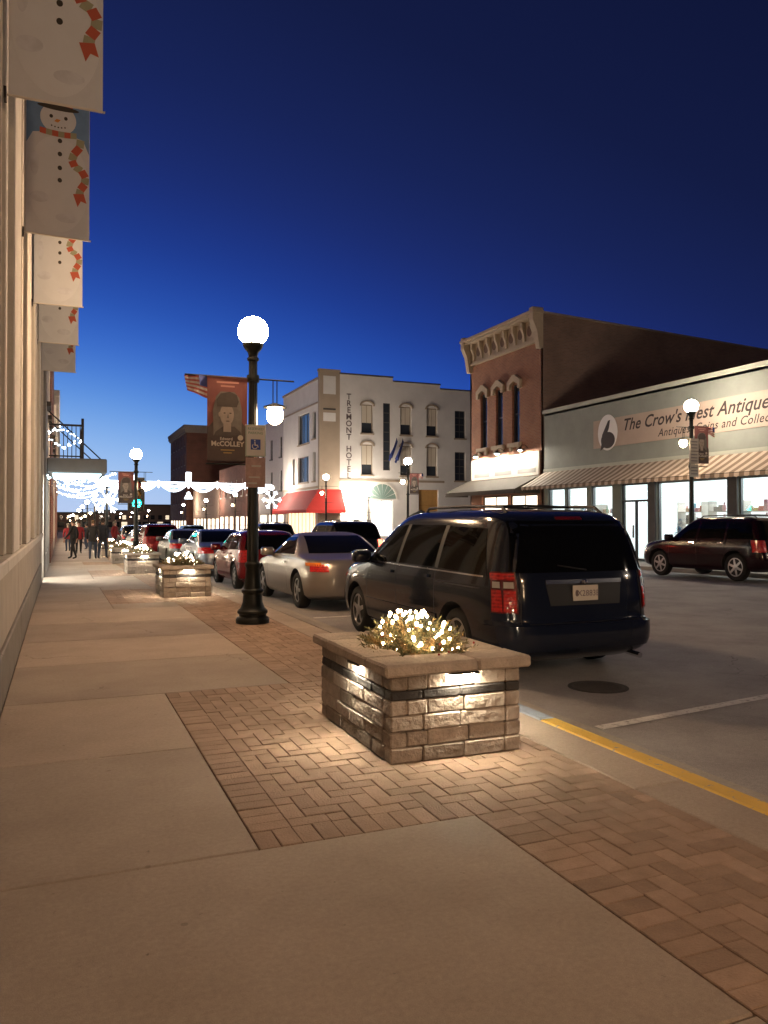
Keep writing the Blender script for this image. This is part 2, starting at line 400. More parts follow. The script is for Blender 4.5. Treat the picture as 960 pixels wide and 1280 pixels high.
# --- bricks: 90-degree herringbone with border courses
BL,BW=.205,.1025
def brick_me(name,m,ln=BL,wd=BW):
    mb=MB(); mb.cbox(-ln/2+.003,ln/2-.003,-wd/2+.003,wd/2-.003,-.05,0,.006); return mb.mesh(name,m)
def herring(x0,x1,y0,y1):
    out=[]; n=int((max(x1-x0,y1-y0))/BW)+6
    for i in range(-n,n):
        for j in range(-n,n):
            k=(i-j)%4
            # cell (i,j): horizontal brick occupies (i,j),(i+1,j) if k==0 ; vertical occupies (i,j),(i,j+1) if k==3? 
            if k==0: out.append((x0+(i+1)*BW, y0+(j+.5)*BW,0,i,j))
            elif k==3: out.append((x0+(i+.5)*BW, y0+(j+1)*BW,1,i,j))
    r=[]
    for cx,cy_,o,_,_ in out:
        hx,hy=(BL/2,BW/2) if o==0 else (BW/2,BL/2)
        ax,bx=max(cx-hx,x0),min(cx+hx,x1); ay,by=max(cy_-hy,y0),min(cy_+hy,y1)
        if bx-ax>.02 and by-ay>.02: r.append((ax,bx,ay,by))
    return r
bricks=[]
def border_y(x0,x1,y0,y1):      # stretchers across x, stacked along y
    n=max(1,round((y1-y0)/BW)); h=(y1-y0)/n
    for i in range(n): bricks.append((x0,x1,y0+i*h,y0+(i+1)*h))
def border_x(x0,x1,y0,y1):
    n=max(1,round((x1-x0)/BW)); h=(x1-x0)/n
    for i in range(n): bricks.append((x0+i*h,x0+(i+1)*h,y0,y1))
Y0B,Y1B=.6,48.0
border_y(XB1,XB1+BL,Y0B,squares[0][0]); bricks += herring(XB1+BL,XB2,Y0B,squares[0][0])
for si,s in enumerate(squares):
    border_x(XB0,XB1+BL,s[0],s[0]+BL); border_x(XB0,XB1,s[1]-BL,s[1])
    border_y(XB0,XB0+BL,s[0]+BL,s[1]-BL)
    bricks += [b for b in herring(XB0+BL,XB2,s[0]+BL,s[1]-BL)]
    bricks += herring(XB1+BL,XB2,s[0],s[0]+BL)
    nx=squares[si+1][0] if si+1<len(squares) else Y1B
    bricks += herring(XB1,XB2,s[1]-BL,s[1])
    border_y(XB1,XB1+BL,s[1],nx); bricks += herring(XB1+BL,XB2,s[1],nx)
PX=[(1.86,2.79,4.44,5.82),(1.86,2.79,15.9,17.3),(1.86,2.79,24.7,26.1),(1.86,2.79,32.3,33.7)]   # under the planters: no bricks wholly hidden
bricks=[b for b in bricks if not any(b[0]>p[0] and b[1]<p[1] and b[2]>p[2] and b[3]<p[3] for p in PX)]
def in_view(b):
    cx,cyy=(b[0]+b[1])/2,(b[2]+b[3])/2
    t=cx*math.sin(YAW)+cyy*math.cos(YAW)
    if t<.5: return 1e9
    u=(cx*math.cos(YAW)-cyy*math.sin(YAW))/t*985
    v=EYE/t*985
    if abs(u)>500 or v>660: return 500+t
    if 2.8<cx and 6.0<cyy<11: return 100+t
    return t
bricks.sort(key=in_view)
paving=struct(strip('brick_paving',XB0+.01,XB2-.01,-.012,joint,ys=[-1,1,3.5,7,14,20,30,40,48],thick=.004))
brick_cache={}
for b in bricks[:300]:
    lx,ly=round(b[1]-b[0],3),round(b[3]-b[2],3); key=(lx,ly)
    if key not in brick_cache:
        mb=MB(); mb.cbox(-lx/2+.0016,lx/2-.0016,-ly/2+.0016,ly/2-.0016,-.05,0,.0035); brick_cache[key]=mb.mesh('brick',pave)
    cyy=(b[2]+b[3])/2
    o=link('brick',brick_cache[key],paving,((b[0]+b[1])/2,cyy,gz(cyy)+random.uniform(-.0035,.0015)))
    o.rotation_euler=(random.gauss(0,.006),random.gauss(0,.006),random.gauss(0,.008))
mb=MB()
for b in bricks[300:]:
    cyy=(b[2]+b[3])/2; z=gz(cyy)+random.uniform(-.0035,.0015)
    mb.cbox(b[0]+.0016,b[1]-.0016,b[2]+.0016,b[3]-.0016,-.05+z,z,.0035)
o=mb.build('brick_field',pave_i,paving); o['kind']='stuff'

# road markings and cover
struct(MB().add([(3.9,5.02,RD+.006),(6.6,5.42,RD+.006),(6.6,5.53,RD+.006),(3.9,5.13,RD+.006)],[(0,1,2,3)]).build('parking_line',white_paint))
struct(MB().add([(3.9,12.5,RD+.006),(6.6,12.6,RD+.006),(6.6,12.7,RD+.006),(3.9,12.6,RD+.006)],[(0,1,2,3)]).build('parking_line',white_paint))
mc=thing('manhole_cover','round dark iron utility cover in the road by the minivan rear bumper','manhole cover',(4.86,6.33,RD))
MB().lathe([(.29,-.02),(.29,.005),(.265,.006)],28).build('ring',mat('worn_iron',(.06,.055,.05),.8,var=.3,scale=20),mc)
mb=MB(); mb.lathe([(.255,-.02),(.255,.007)],28)
for i in range(-4,5):
    h=math.sqrt(max(.05-(i*.05)**2,.0)); mb.box(i*.05-.012,i*.05+.012,-h,h,.0072,.0095)
mb.build('lid',mat('cast_iron',(.07,.062,.056),.7,var=.3,scale=20),mc)

# ================================================================== BUILDING HELPERS
def face_x(x,sgn):      # wall in a plane of constant X; u is world Y; depth grows along sgn*X (towards the viewer side)
    return lambda u,d,z: (x+sgn*d,u,z)
def face_y(y,sgn):
    return lambda u,d,z: (u,y+sgn*d,z)
def holed_wall(mb,fr,u0,u1,z0,z1,holes,depth=.3,back=0):
    """front skin with rectangular openings and reveals running back by depth"""
    us=sorted({u0,u1}|{h[0] for h in holes}|{h[1] for h in holes}); zs=sorted({z0,z1}|{h[2] for h in holes}|{h[3] for h in holes})
    for i in range(len(us)-1):
        for j in range(len(zs)-1):
            cu,cz=(us[i]+us[i+1])/2,(zs[j]+zs[j+1])/2
            if any(h[0]<cu<h[1] and h[2]<cz<h[3] for h in holes): continue
            mb.add([fr(us[i],0,zs[j]),fr(us[i+1],0,zs[j]),fr(us[i+1],0,zs[j+1]),fr(us[i],0,zs[j+1])],[(0,1,2,3)])
    for a,b,c,d in [h[:4] for h in holes]:
        for p,q in (((a,c),(b,c)),((b,c),(b,d)),((b,d),(a,d)),((a,d),(a,c))):
            mb.add([fr(p[0],0,p[1]),fr(q[0],0,q[1]),fr(q[0],-depth,q[1]),fr(p[0],-depth,p[1])],[(0,1,2,3)])
def window(parent,fr,a,b,c,d,frame_m,pane_m,dep=.12,fw=.07,rails=1,stiles=0,sill=None,name='window'):
    mb=MB()
    mb.fbox(fr,a,a+fw,-dep-.05,-dep+.03,c,d); mb.fbox(fr,b-fw,b,-dep-.05,-dep+.03,c,d)
    mb.fbox(fr,a+fw,b-fw,-dep-.05,-dep+.03,c,c+fw); mb.fbox(fr,a+fw,b-fw,-dep-.05,-dep+.03,d-fw,d)
    for i in range(rails):
        z=c+(d-c)*(i+1)/(rails+1); mb.fbox(fr,a+fw,b-fw,-dep-.04,-dep+.02,z-fw/2,z+fw/2)
    for i in range(stiles):
        u=a+(b-a)*(i+1)/(stiles+1); mb.fbox(fr,u-fw/3,u+fw/3,-dep-.038,-dep+.018,c+fw,d-fw)
    w=mb.build(name,frame_m,parent)
    p=MB(); p.fbox(fr,a+fw*.5,b-fw*.5,-dep-.03,-dep-.015,c+fw*.5,d-fw*.5); p.build('pane',pane_m,w)
    if sill: s=MB(); s.fbox(fr,a-.1,b+.1,-.06,.12,c-.14,c-.002); s.build('sill',sill,w)
    return w
def shell(mb,x0,x1,y0,y1,z0,z1):
    mb.box(x0,x1,y0,y1,z0,z1)
stone_l = mat('pale_stone',(.53,.51,.47),.8,var=.14,scale=3,bump=.15,bscale=40,fine=.05)
stone_d = mat('plinth_stone',(.20,.18,.155),.75,var=.28,scale=2.2,bump=.25,bscale=30,fine=.07)
stone_m = mat('mid_stone',(.38,.34,.285),.8,var=.2,scale=2.5,bump=.2,bscale=30,fine=.07)
brown_br = brickmat('brown_brick',(.20,.115,.06),(.27,.165,.09),(.25,.21,.16),axis='yz')
pane_dk = glass_dark('dark_pane',(.035,.042,.052),.06)
pane_blue = glass_dark('sky_pane',(.02,.03,.05),.03)

# ================================================================== LEFT: long stone-fronted building beside the pavement
LB=thing('stone_building','long pale stone building with tall piers lining the left pavement','building',(0,0,0))
F=face_x(XW,1)
Y0L,Y1L=-6.0,21.6
mb=MB(); mb.box(XW-12,XW-.12,Y0L,Y1L,-.2,12.5); mb.build('wall',brown_br,LB)
BAY=3.25; first=.55
for i in range(-2,7):
    a=first+i*BAY; b=min(a+BAY,Y1L)
    if a>=Y1L: break
    mb=MB(); mb.cbox(XW-.11,XW+.0,a+.004,b-.004,gz(b)-.05,.42,.012); mb.build('plinth_block',stone_d,LB)
    mb=MB(); mb.cbox(XW-.115,XW-.03,a+.004,b-.004,.421,1.06,.008); mb.build('dado_panel',stone_m,LB)
    mb=MB(); mb.cbox(XW-.118,XW+.035,a+.003,b-.003,1.062,1.18,.014); mb.build('sill_course',stone_l,LB)
    # pier with stepped edges
    c=a+BAY*.52
    mb=MB(); mb.cbox(XW-.119,XW+.02,c-.62,min(c+.62,Y1L-.02),1.181,12.3,.012); p=mb.build('pier',stone_l,LB)
    for s in (-1,1):
        e=c+s*.86
        if e+.12<Y1L:
            mb=MB(); mb.cbox(XW-.119,XW-.035,e-.13,e+.13,1.181,12.3,.01); mb.build('pier_edge',stone_l,LB)
            mb=MB(); mb.cbox(XW-.119,XW-.07,e+s*.2-.05,e+s*.2+.05,1.181,12.3,.01); mb.build('pier_edge',stone_m,LB)
    if False:
        u0,u1=c+1.12,c+BAY-1.12
        if u1<Y1L: window(LB,face_x(XW-.12,1),u0,u1,1.3,4.2,dark_metal,pane_dk,dep=-.04,fw=.06,rails=2)
mb=MB(); mb.cbox(XW-.3,XW+.25,Y0L,Y1L,12.5,12.9,.03); mb.build('cornice',stone_l,LB)
# lit entry at the end of the stone building
EN=thing('lit_entry','bright recessed shop entry spilling white light over the left pavement','entrance',(0,0,0))
ez=gz(22)
mb=MB(); mb.box(XW-2.6,XW-2.4,21.7,24.1,ez-.1,3.4); mb.build('back_wall',mat('cream_plaster',(.6,.56,.5),.8,var=.1),EN)
for ya,yb in ((23.9,24.1),(21.62,21.8)): mb=MB(); mb.box(XW-2.4,XW,ya,yb,ez-.1,3.4); mb.build('side_wall',stone_l,EN)
mb=MB(); mb.box(XW-2.4,XW,21.8,23.9,2.75,3.4); mb.build('ceiling',stone_l,EN)
mb=MB(); mb.box(XW-1.6,XW-.25,22.1,23.6,2.70,2.745); mb.build('ceiling_lamp',emis('entry_lamp',(1,.93,.82),38),EN)
mb=MB(); mb.box(XW-2.38,XW-2.33,22.3,23.4,ez,2.2); mb.build('door',mat('green_door',(.05,.10,.10),.4),EN)

# next buildings on the left side
def left_building(label,y0,y1,h,wm,trim,xo=0,lit=True):
    B=thing('shop_building',label,'building',(0,0,0),group='shops further along the left pavement')
    X=XW+xo; z0=gz(y1)-.2; f=face_x(X,1)
    n=max(1,int((y1-y0)/3.2)); st=(y1-y0)/n
    holes=[]
    for i in range(n):
        a=y0+i*st
        holes.append((a+.35,a+st-.35,gz(y0)+.6,gz(y0)+2.9,'s'))
        z=5.0
        while z+2<h-.8: holes.append((a+st/2-.5,a+st/2+.5,z,z+1.9,'u')); z+=3.4
    mb=MB(); holed_wall(mb,f,y0,y1,z0,h,holes); mb.box(X-10,X-.32,y0,y1,z0,h-.02)
    mb.add([(X-.32,y0,z0),(X,y0,z0),(X,y0,h),(X-.32,y0,h)],[(0,1,2,3)]); mb.add([(X-.32,y1,z0),(X,y1,z0),(X,y1,h),(X-.32,y1,h)],[(0,1,2,3)])
    mb.add([(X-.32,y0,h),(X,y0,h),(X,y1,h),(X-.32,y1,h)],[(0,1,2,3)])
    mb.build('wall',wm,B)
    for hh in holes:
        window(B,f,*hh[:4],trim,LITWIN if (hh[4]=='s' and lit) else pane_dk,sill=trim if hh[4]=='u' else None)
    mb=MB(); mb.cbox(X-.2,X+.35,y0+.02,y1-.02,h,h+.35,.05); mb.cbox(X-.2,X+.15,y0+.02,y1-.02,h-.5,h-.003,.03)
    for k in range(int((y1-y0)/.8)): mb.box(X+.152,X+.30,y0+.3+k*.8,y0+.5+k*.8,h-.4,h-.003)
    mb.build('cornice',trim,B)
    return B
LITWIN=emis('lit_window_warm',(1,.84,.62),2.6)
LITWHITE=emis('lit_window_white',(.97,.98,1),2.2)
white_trim=mat('white_trim',(.62,.60,.56),.6,var=.08)
dark_trim=mat('dark_trim',(.06,.055,.05),.6,var=.15)
grey_stucco=mat('grey_stucco',(.30,.30,.30),.85,var=.14,scale=1.2,bump=.1)
red_br=brickmat('red_brick',(.22,.07,.045),(.16,.05,.035),(.2,.17,.14),axis='yz')
left_building('low grey-fronted shop with dark cornice just past the lit entry',24.2,34,9.5,grey_stucco,dark_trim,.04)
left_building('red brick shop with dark bracketed cornice behind the canopy',34.1,48,10.5,red_br,dark_trim,.08)
left_building('pale shop under the string lights on the left',48.1,66,8.5,mat('buff',(.45,.38,.3),.85,var=.15),white_trim,.04)
left_building('farthest brick shop row on the left pavement',66.1,120,9,red_br,white_trim,.04)

# ================================================================== PLANTERS
blk = mat('planter_block',(.44,.385,.335),.95,var=.28,scale=14,bump=.9,bscale=24,spec=.15,objvar=.30,fine=.08)
blk_dark = mat('planter_block_dark',(.045,.042,.042),.85,var=.3,scale=12,bump=.5,bscale=35,objvar=.3)
capm = mat('planter_cap',(.58,.51,.44),.95,spec=.2,var=.26,scale=7,bump=.6,bscale=40,fine=.07)
PW,PL=.92,1.38
courses=[(.0,.098),(.098,.195),(.195,.293),(.293,.388),(.388,.449),(.449,.545)]
def rock(ln,dp,h,m,name='stone_block'):
    """tumbled block: worn corners and a slightly uneven face"""
    mb=MB(); mb.cbox(-ln/2+.002,ln/2-.002,-dp/2,dp/2,.0015,h-.0015,.009,jit=.0025); return mb.mesh(name,m)
rock_cache={}
def make_planter(loc,label,first=False):
    T=thing('stone_planter',label,'planter',loc,group='stone block planters along the kerb',rx=SL if loc[1]>14 else 0)
    dp=.11
    for ci,(z0,z1) in enumerate(courses):
        dark=(ci==4)
        for side in range(4):
            ln=PW if side%2==0 else PL
            n=(3.6 if side%2==0 else 5.6)
            # alternate bond; long faces own the corner on odd courses
            own=(ci+side)%2==0
            s0=-ln/2+(0 if own else dp); s1=ln/2-(0 if own else dp)
            rs=random.Random(ci*7+side)
            u=s0; cuts=[s0]
            first_len=.14 if ci%2 else .22
            u+=first_len; cuts.append(u)
            while s1-u>.36: u+=rs.choice([.26,.29,.33]); cuts.append(u)
            if s1-cuts[-1]<.08: cuts[-1]=s1
            else: cuts.append(s1)
            for a,b in zip(cuts,cuts[1:]):
                key=(round(b-a,2),ci==4,round(z1-z0,3),rs.randint(0,2))
                if key not in rock_cache: rock_cache[key]=rock(b-a,dp,z1-z0,blk_dark if dark else blk)
                off=(PW/2 if side%2==1 else PL/2)-dp/2
                out=rs.uniform(-.004,.004); c=(a+b)/2
                o=link('stone_block',rock_cache[key],T)
                if side==0: o.location=(c,-off-out,z0); 
                elif side==2: o.location=(c,off+out,z0)
                elif side==1: o.location=(off+out,c,z0); o.rotation_euler=(0,0,R(90))
                else: o.location=(-off-out,c,z0); o.rotation_euler=(0,0,R(90))
    # cap stones: four around an opening, front one split
    OV=.055; cz0,cz1=.546,.618; iw,il=.235,.40
    X0,X1,Ya,Yb=-PW/2-OV,PW/2+OV,-PL/2-OV,PL/2+OV
    for k,(a,b,c,d) in enumerate([(X0,.12,Ya,-il),(.123,X1,Ya,-il),(X0,-iw,-il+.003,il-.003),(iw,X1,-il+.003,il-.003),(X0,-.1,il,Yb),(-.097,X1,il,Yb)]):
        mb=MB(); mb.cbox(a,b,c,d,cz0,cz1,.014,jit=.003); mb.build('cap_stone',capm,T)
    mb=MB(); mb.box(-iw-.06,iw+.06,-il-.06,il+.06,.40,.545); mb.build('soil',mat('soil',(.03,.022,.016),.95,var=.3,scale=30,bump=.6,bscale=40),T)
    # lamps tucked under the cap on each side
    for side,(x,y,rz) in enumerate([(.03,-PL/2,0),(PW/2,0,90),(0,PL/2,180),(-PW/2,-.14,-90)]):
        M=Matrix.Translation((x,y,0))@Matrix.Rotation(R(rz),4,'Z')
        mb=MB(); mb.box(-.10,.10,-.050,-.008,.531,.5455,M=M); h=mb.build('lamp',dark_metal,T)
        mb=MB(); M2=M@Matrix.Translation((0,-.026,.528))@Matrix.Rotation(R(-24),4,'X'); mb.box(-.085,.085,-.017,.017,-.002,.002,M=M2); mb.build('lens',led_m,h)
    return T
def planter_copy(src,loc,label):
    c=copy_tree(src); c.location=loc; c['label']=label; c.rotation_euler=(SL,0,0); return c
P1=make_planter((2.33,5.13,0),'large near planter of tan stone blocks with a charcoal course, beside the minivan')
# evergreen arrangement with string lights
gm=mat('evergreen_needles',(.15,.15,.07),.7,objvar=.5,island=True); gm2=mat('dry_sprig',(.32,.22,.10),.7,objvar=.4,island=True)
berry=mat('red_berry',(.35,.02,.015),.35)
def make_green(seed):
    rg=random.Random(seed); mb=MB(); cones=MB(); ber=MB()
    tips=[]
    for k in range(460):
        a=rg.uniform(0,2*math.pi); rr=math.sqrt(rg.random())
        bx,by=rr*.16*math.cos(a),rr*.27*math.sin(a)
        tilt=.15+rr*1.15+rg.uniform(-.25,.25); ln=rg.uniform(.16,.35)*(1-.05*rr)
        d=Vector((math.sin(tilt)*math.cos(a),math.sin(tilt)*math.sin(a),math.cos(tilt))).normalized()
        base=Vector((bx,by,-.04)); side=d.cross(Vector((0,0,1)) if abs(d.z)<.9 else Vector((1,0,0))).normalized(); up=side.cross(d)
        mi=0 if rg.random()<.8 else 1
        droop=rg.uniform(.02,.12)
        mb.tube([base,base+d*ln*.5,base+d*ln-Vector((0,0,droop*.3))],[.004,.003,.0015],3,mi=1)
        for q in range(34):
            t=.12+.88*q/34; p=base+d*ln*t-Vector((0,0,droop*.3*t*t)); ang=rg.uniform(0,6.28)
            nd=(side*math.cos(ang)+up*math.sin(ang)+d*rg.uniform(.5,1.0)).normalized(); nl=rg.uniform(.04,.075)*(1.1-.5*t)
            w=d.cross(nd).normalized()*.0056
            mb.add([p-w,p+w,p+nd*nl],[(0,1,2)],mi)
        tips.append(base+d*ln*rg.uniform(.6,1))
    for k in range(34):
        p=rg.choice(tips); ber.ball(p+Vector((rg.uniform(-.02,.02),rg.uniform(-.02,.02),.01)),.009,6,4)
    for k in range(7):
        p=rg.choice(tips); cones.lathe([(.004,-.03),(.022,-.02),(.026,.0),(.018,.02),(.003,.035)],8,p,flute=.3)
    return mb,cones,ber,tips
green_cache=[]
for s_ in (3,):
    g_=make_green(s_); green_cache.append((g_[0].mesh('needles',[gm,gm2]),g_[1].mesh('pine_cones',mat('cone_brown',(.10,.055,.03),.8)),g_[2].mesh('berries',berry),g_[3]))
def bulb_mesh(m,r): 
    mb=MB(); mb.ball((0,0,0),r,6,4,1.15); return mb.mesh('bulb',m)
BULB=bulb_mesh(bulb_m,.0115); BULBF=bulb_mesh(emis('bulb_far',(1,.8,.6),22),.02)
def green_in(planter_loc,label,slabel,n=64,far=False,rz=0,seed=5):
    z=planter_loc[2]+.565
    G=thing('evergreen_arrangement',label,'greenery',(planter_loc[0],planter_loc[1],z),rz,group='evergreen arrangements in the planters')
    ne,co,be,tips=green_cache[0]
    o=link('needles',ne,G); o['kind']='stuff'
    link('pine_cones',co,G); link('berries',be,G)
    S=thing('string_lights',slabel,'string lights',(planter_loc[0],planter_loc[1],z),rz,group='string lights in the planters')
    rg=random.Random(seed); pts=[]
    for k in range(n):
        # bulbs gather in loose loops over the mound, thicker on the pavement side
        a=rg.gauss(-2.1,1.25); el=rg.uniform(.05,1.35)
        r=.28+rg.uniform(-.10,.05)
        p=Vector((r*.95*math.cos(a)*math.cos(el)*1.0, (r+.10)*math.sin(a)*math.cos(el), .0+.30*math.sin(el)))
        pts.append(p)
    pts.sort(key=lambda p: math.atan2(p.y,p.x)+.8*math.sin(p.z*30))
    mb=MB(); mb.tube(pts,.0022,4); mb.build('wire',wire_m,S)
    for p in pts:
        o=link('bulb',BULBF if far else BULB,S,p); q=rg.uniform(.55,1.25); o.scale=(q,q,q)
green_in(P1.location,'evergreen sprigs and berries filling the near planter','warm string lights glowing in the near planter greenery',78,seed=11)
locs=[(2.33,16.55),(2.33,25.4),(2.33,33.0),(2.33,41.0),(2.33,49.0)]
names=['second stone planter, in front of the dark red hatchback','third stone planter from the camera, past the lit second one','fourth stone planter from the camera along the kerb','fifth small stone planter far along the kerb','farthest stone planter visible along the kerb']
for (x,y),nm in zip(locs,names):
    planter_copy(P1,(x,y,gz(y)),nm)
    green_in((x,y,gz(y)),'evergreen sprigs in the '+nm.split(',')[0].replace(' from the camera along the kerb','').replace(' visible along the kerb','').replace(' far along the kerb','').replace(' from the camera',''),
        'string lights in the greenery of the '+nm.split(',')[0].replace(' from the camera along the kerb','').replace(' visible along the kerb','').replace(' far along the kerb','').replace(' from the camera',''),38,True,rz=y,seed=int(y))

# ================================================================== STREET LAMPS
far_globe_m = emis('far_globe_glow',(1,.82,.64),640)
def make_lamp(x,y,label,H=4.25,zb=0.0,pend=1,gm=None):
    T=thing('street_lamp',label,'street lamp',(x,y,gz(y)+zb),group='globe street lamps along both kerbs')
    k=H/4.25
    mb=MB(); mb.lathe([(.245,0),(.25,.05),(.235,.08),(.20,.10),(.20,.13),(.225,.15),(.225,.18),(.18,.22),(.15,.30),(.14,.42),(.165,.45),(.165,.48),(.13,.50),(.115,.62),(.10,.80),(.115,.83),(.115,.86),(.093,.89)],24,flute=.03); mb.build('base',black_iron,T,smooth=35)
    mb=MB(); mb.lathe([(.088,.885),(.075,2.2),(.062,H-.42)],24,flute=.06); mb.build('pole',black_iron,T)
    mb=MB(); mb.lathe([(.062,H-.425),(.085,H-.41),(.085,H-.38),(.065,H-.36),(.075,H-.30),(.125,H-.24),(.145,H-.20),(.150,H-.165),(.135,H-.163)],24); mb.build('fitter',black_iron,T,smooth=35)
    pr=[(.125,-.165),(.19,-.10),(.218,-.03),(.222,.03),(.205,.10),(.165,.165),(.10,.21),(.04,.228),(.005,.23)]
    mb=MB(); mb.lathe([(r,z+H) for r,z in pr],20); mb.build('globe',gm or globe_m,T,smooth=60)
    # cross arm carrying a pendant lantern on one side and a banner rod on the other
    za=H-.68
    for zq,lq in ((za,-.98),(za-1.26,-.68)):
        mb=MB(); mb.tube([(lq,0,zq),(.0,0,zq)],.013); mb.lathe([(.09,zq-.05),(.095,zq),(.09,zq+.05)],16); mb.build('banner_rod',black_iron,T)
    mb=MB(); mb.tube([(0,0,za),(.25,0,za),(.62,0,za)],.012); mb.tube([(.30,0,za-.002),(.30,0,za-.36)],.008); mb.tube([(.36,0,za),(.36,0,za-.36)],.008); mb.build('lantern_arm',black_iron,T)
    L=MB(); L.lathe([(.03,za-.34),(.17,za-.39),(.17,za-.41),(.12,za-.42)],16,(.33,0,0)); L=L.build('lantern',black_iron,T)
    mb=MB(); mb.lathe([(.09,za-.425),(.12,za-.47),(.125,za-.53),(.105,za-.60),(.05,za-.65),(.01,za-.66)],16,(.33,0,0)); mb.build('lantern_globe',pendant_m,L,smooth=60)
    return T
lamps=[]
L1=make_lamp(2.61,11.4,'black globe street lamp standing nearest, holding the parking sign'); lamps.append(L1)
def lamp_copy(src,x,y,label,zb=0,s=1.0):
    c=copy_tree(src); c.location=(x,y,gz(y)+zb); c['label']=label; c.scale=(s,s,s); lamps.append(c); return c
lamp_copy(L1,2.75,32.2,'black globe street lamp second along the near kerb')
lamp_copy(L1,2.75,53,'globe street lamp third along the near kerb, under string lights')
lamp_copy(L1,2.75,72,'globe street lamp holding the near end of the lit swag')
LR=make_lamp(19.0,19.9,'black globe street lamp in front of the antique shop sign',5.25,gm=far_globe_m); LR.rotation_euler=(0,0,R(180))
LR2=copy_tree(LR); LR2.location=(19.0,42.5,gz(42.5)); LR2['label']='globe street lamp in front of the pale hotel, with red banner'
LR3=copy_tree(LR); LR3.location=(19.0,58.0,gz(58)); LR3['label']='globe street lamp by the hotel red awning corner'
LR4=copy_tree(LR); LR4.location=(19.0,75.0,gz(75)); LR4['label']='globe street lamp holding the far end of the lit swag'
for i,yy in enumerate((92,112,134)):
    c=copy_tree(LR); c.location=(19.0,yy,gz(yy)); c['label']='%s of the small globe lamps far down the right kerb'%('nearest','middle','farthest')[i]
    c=copy_tree(L1); c.location=(2.75,yy,gz(yy)); c['label']='%s of the small globe lamps far down the left kerb'%('nearest','middle','farthest')[i]
for ch in LR.children:
    if ch.name.startswith('globe'): ch.data=ch.data.copy(); ch.data.materials[0]=emis('dimmed_globe_glow',(1,.82,.64),310)  # globe dimmed so the shop wall beside it does not blow out
for i,yy in enumerate((190,235,280)):  # lamps added to lighten the dark facades closing the street
    for xx,side in ((19.0,'right'),(2.75,'left')):
        c=copy_tree(LR2 if xx>10 else L1); c.location=(xx,yy,gz(yy)); c['label']='tiny added globe lamp near the street end on the %s, %s of three'%(side,('nearest','middle','last')[i])
# side-street lamp seen left of the hotel door
c=copy_tree(LR2); c.location=(24.3,62.5,gz(62.5)); c.scale=(.8,.8,.8); c['label']='lower globe lamp on the side street before the hotel door'
# unseen lamps added behind the viewer to light the foreground, the near one brighter
c=copy_tree(L1); c.location=(2.75,-5.0,0); c['label']='added globe street lamp out of view behind the viewer on the near kerb'
for ch in c.children:
    if ch.name.startswith('globe'): ch.data=ch.data.copy(); ch.data.materials[0]=emis('fill_globe_glow',(1,.60,.32),620)
c=copy_tree(LR2); c.location=(19.0,-3.0,0); c['label']='added globe street lamp out of view behind the viewer on the far kerb'

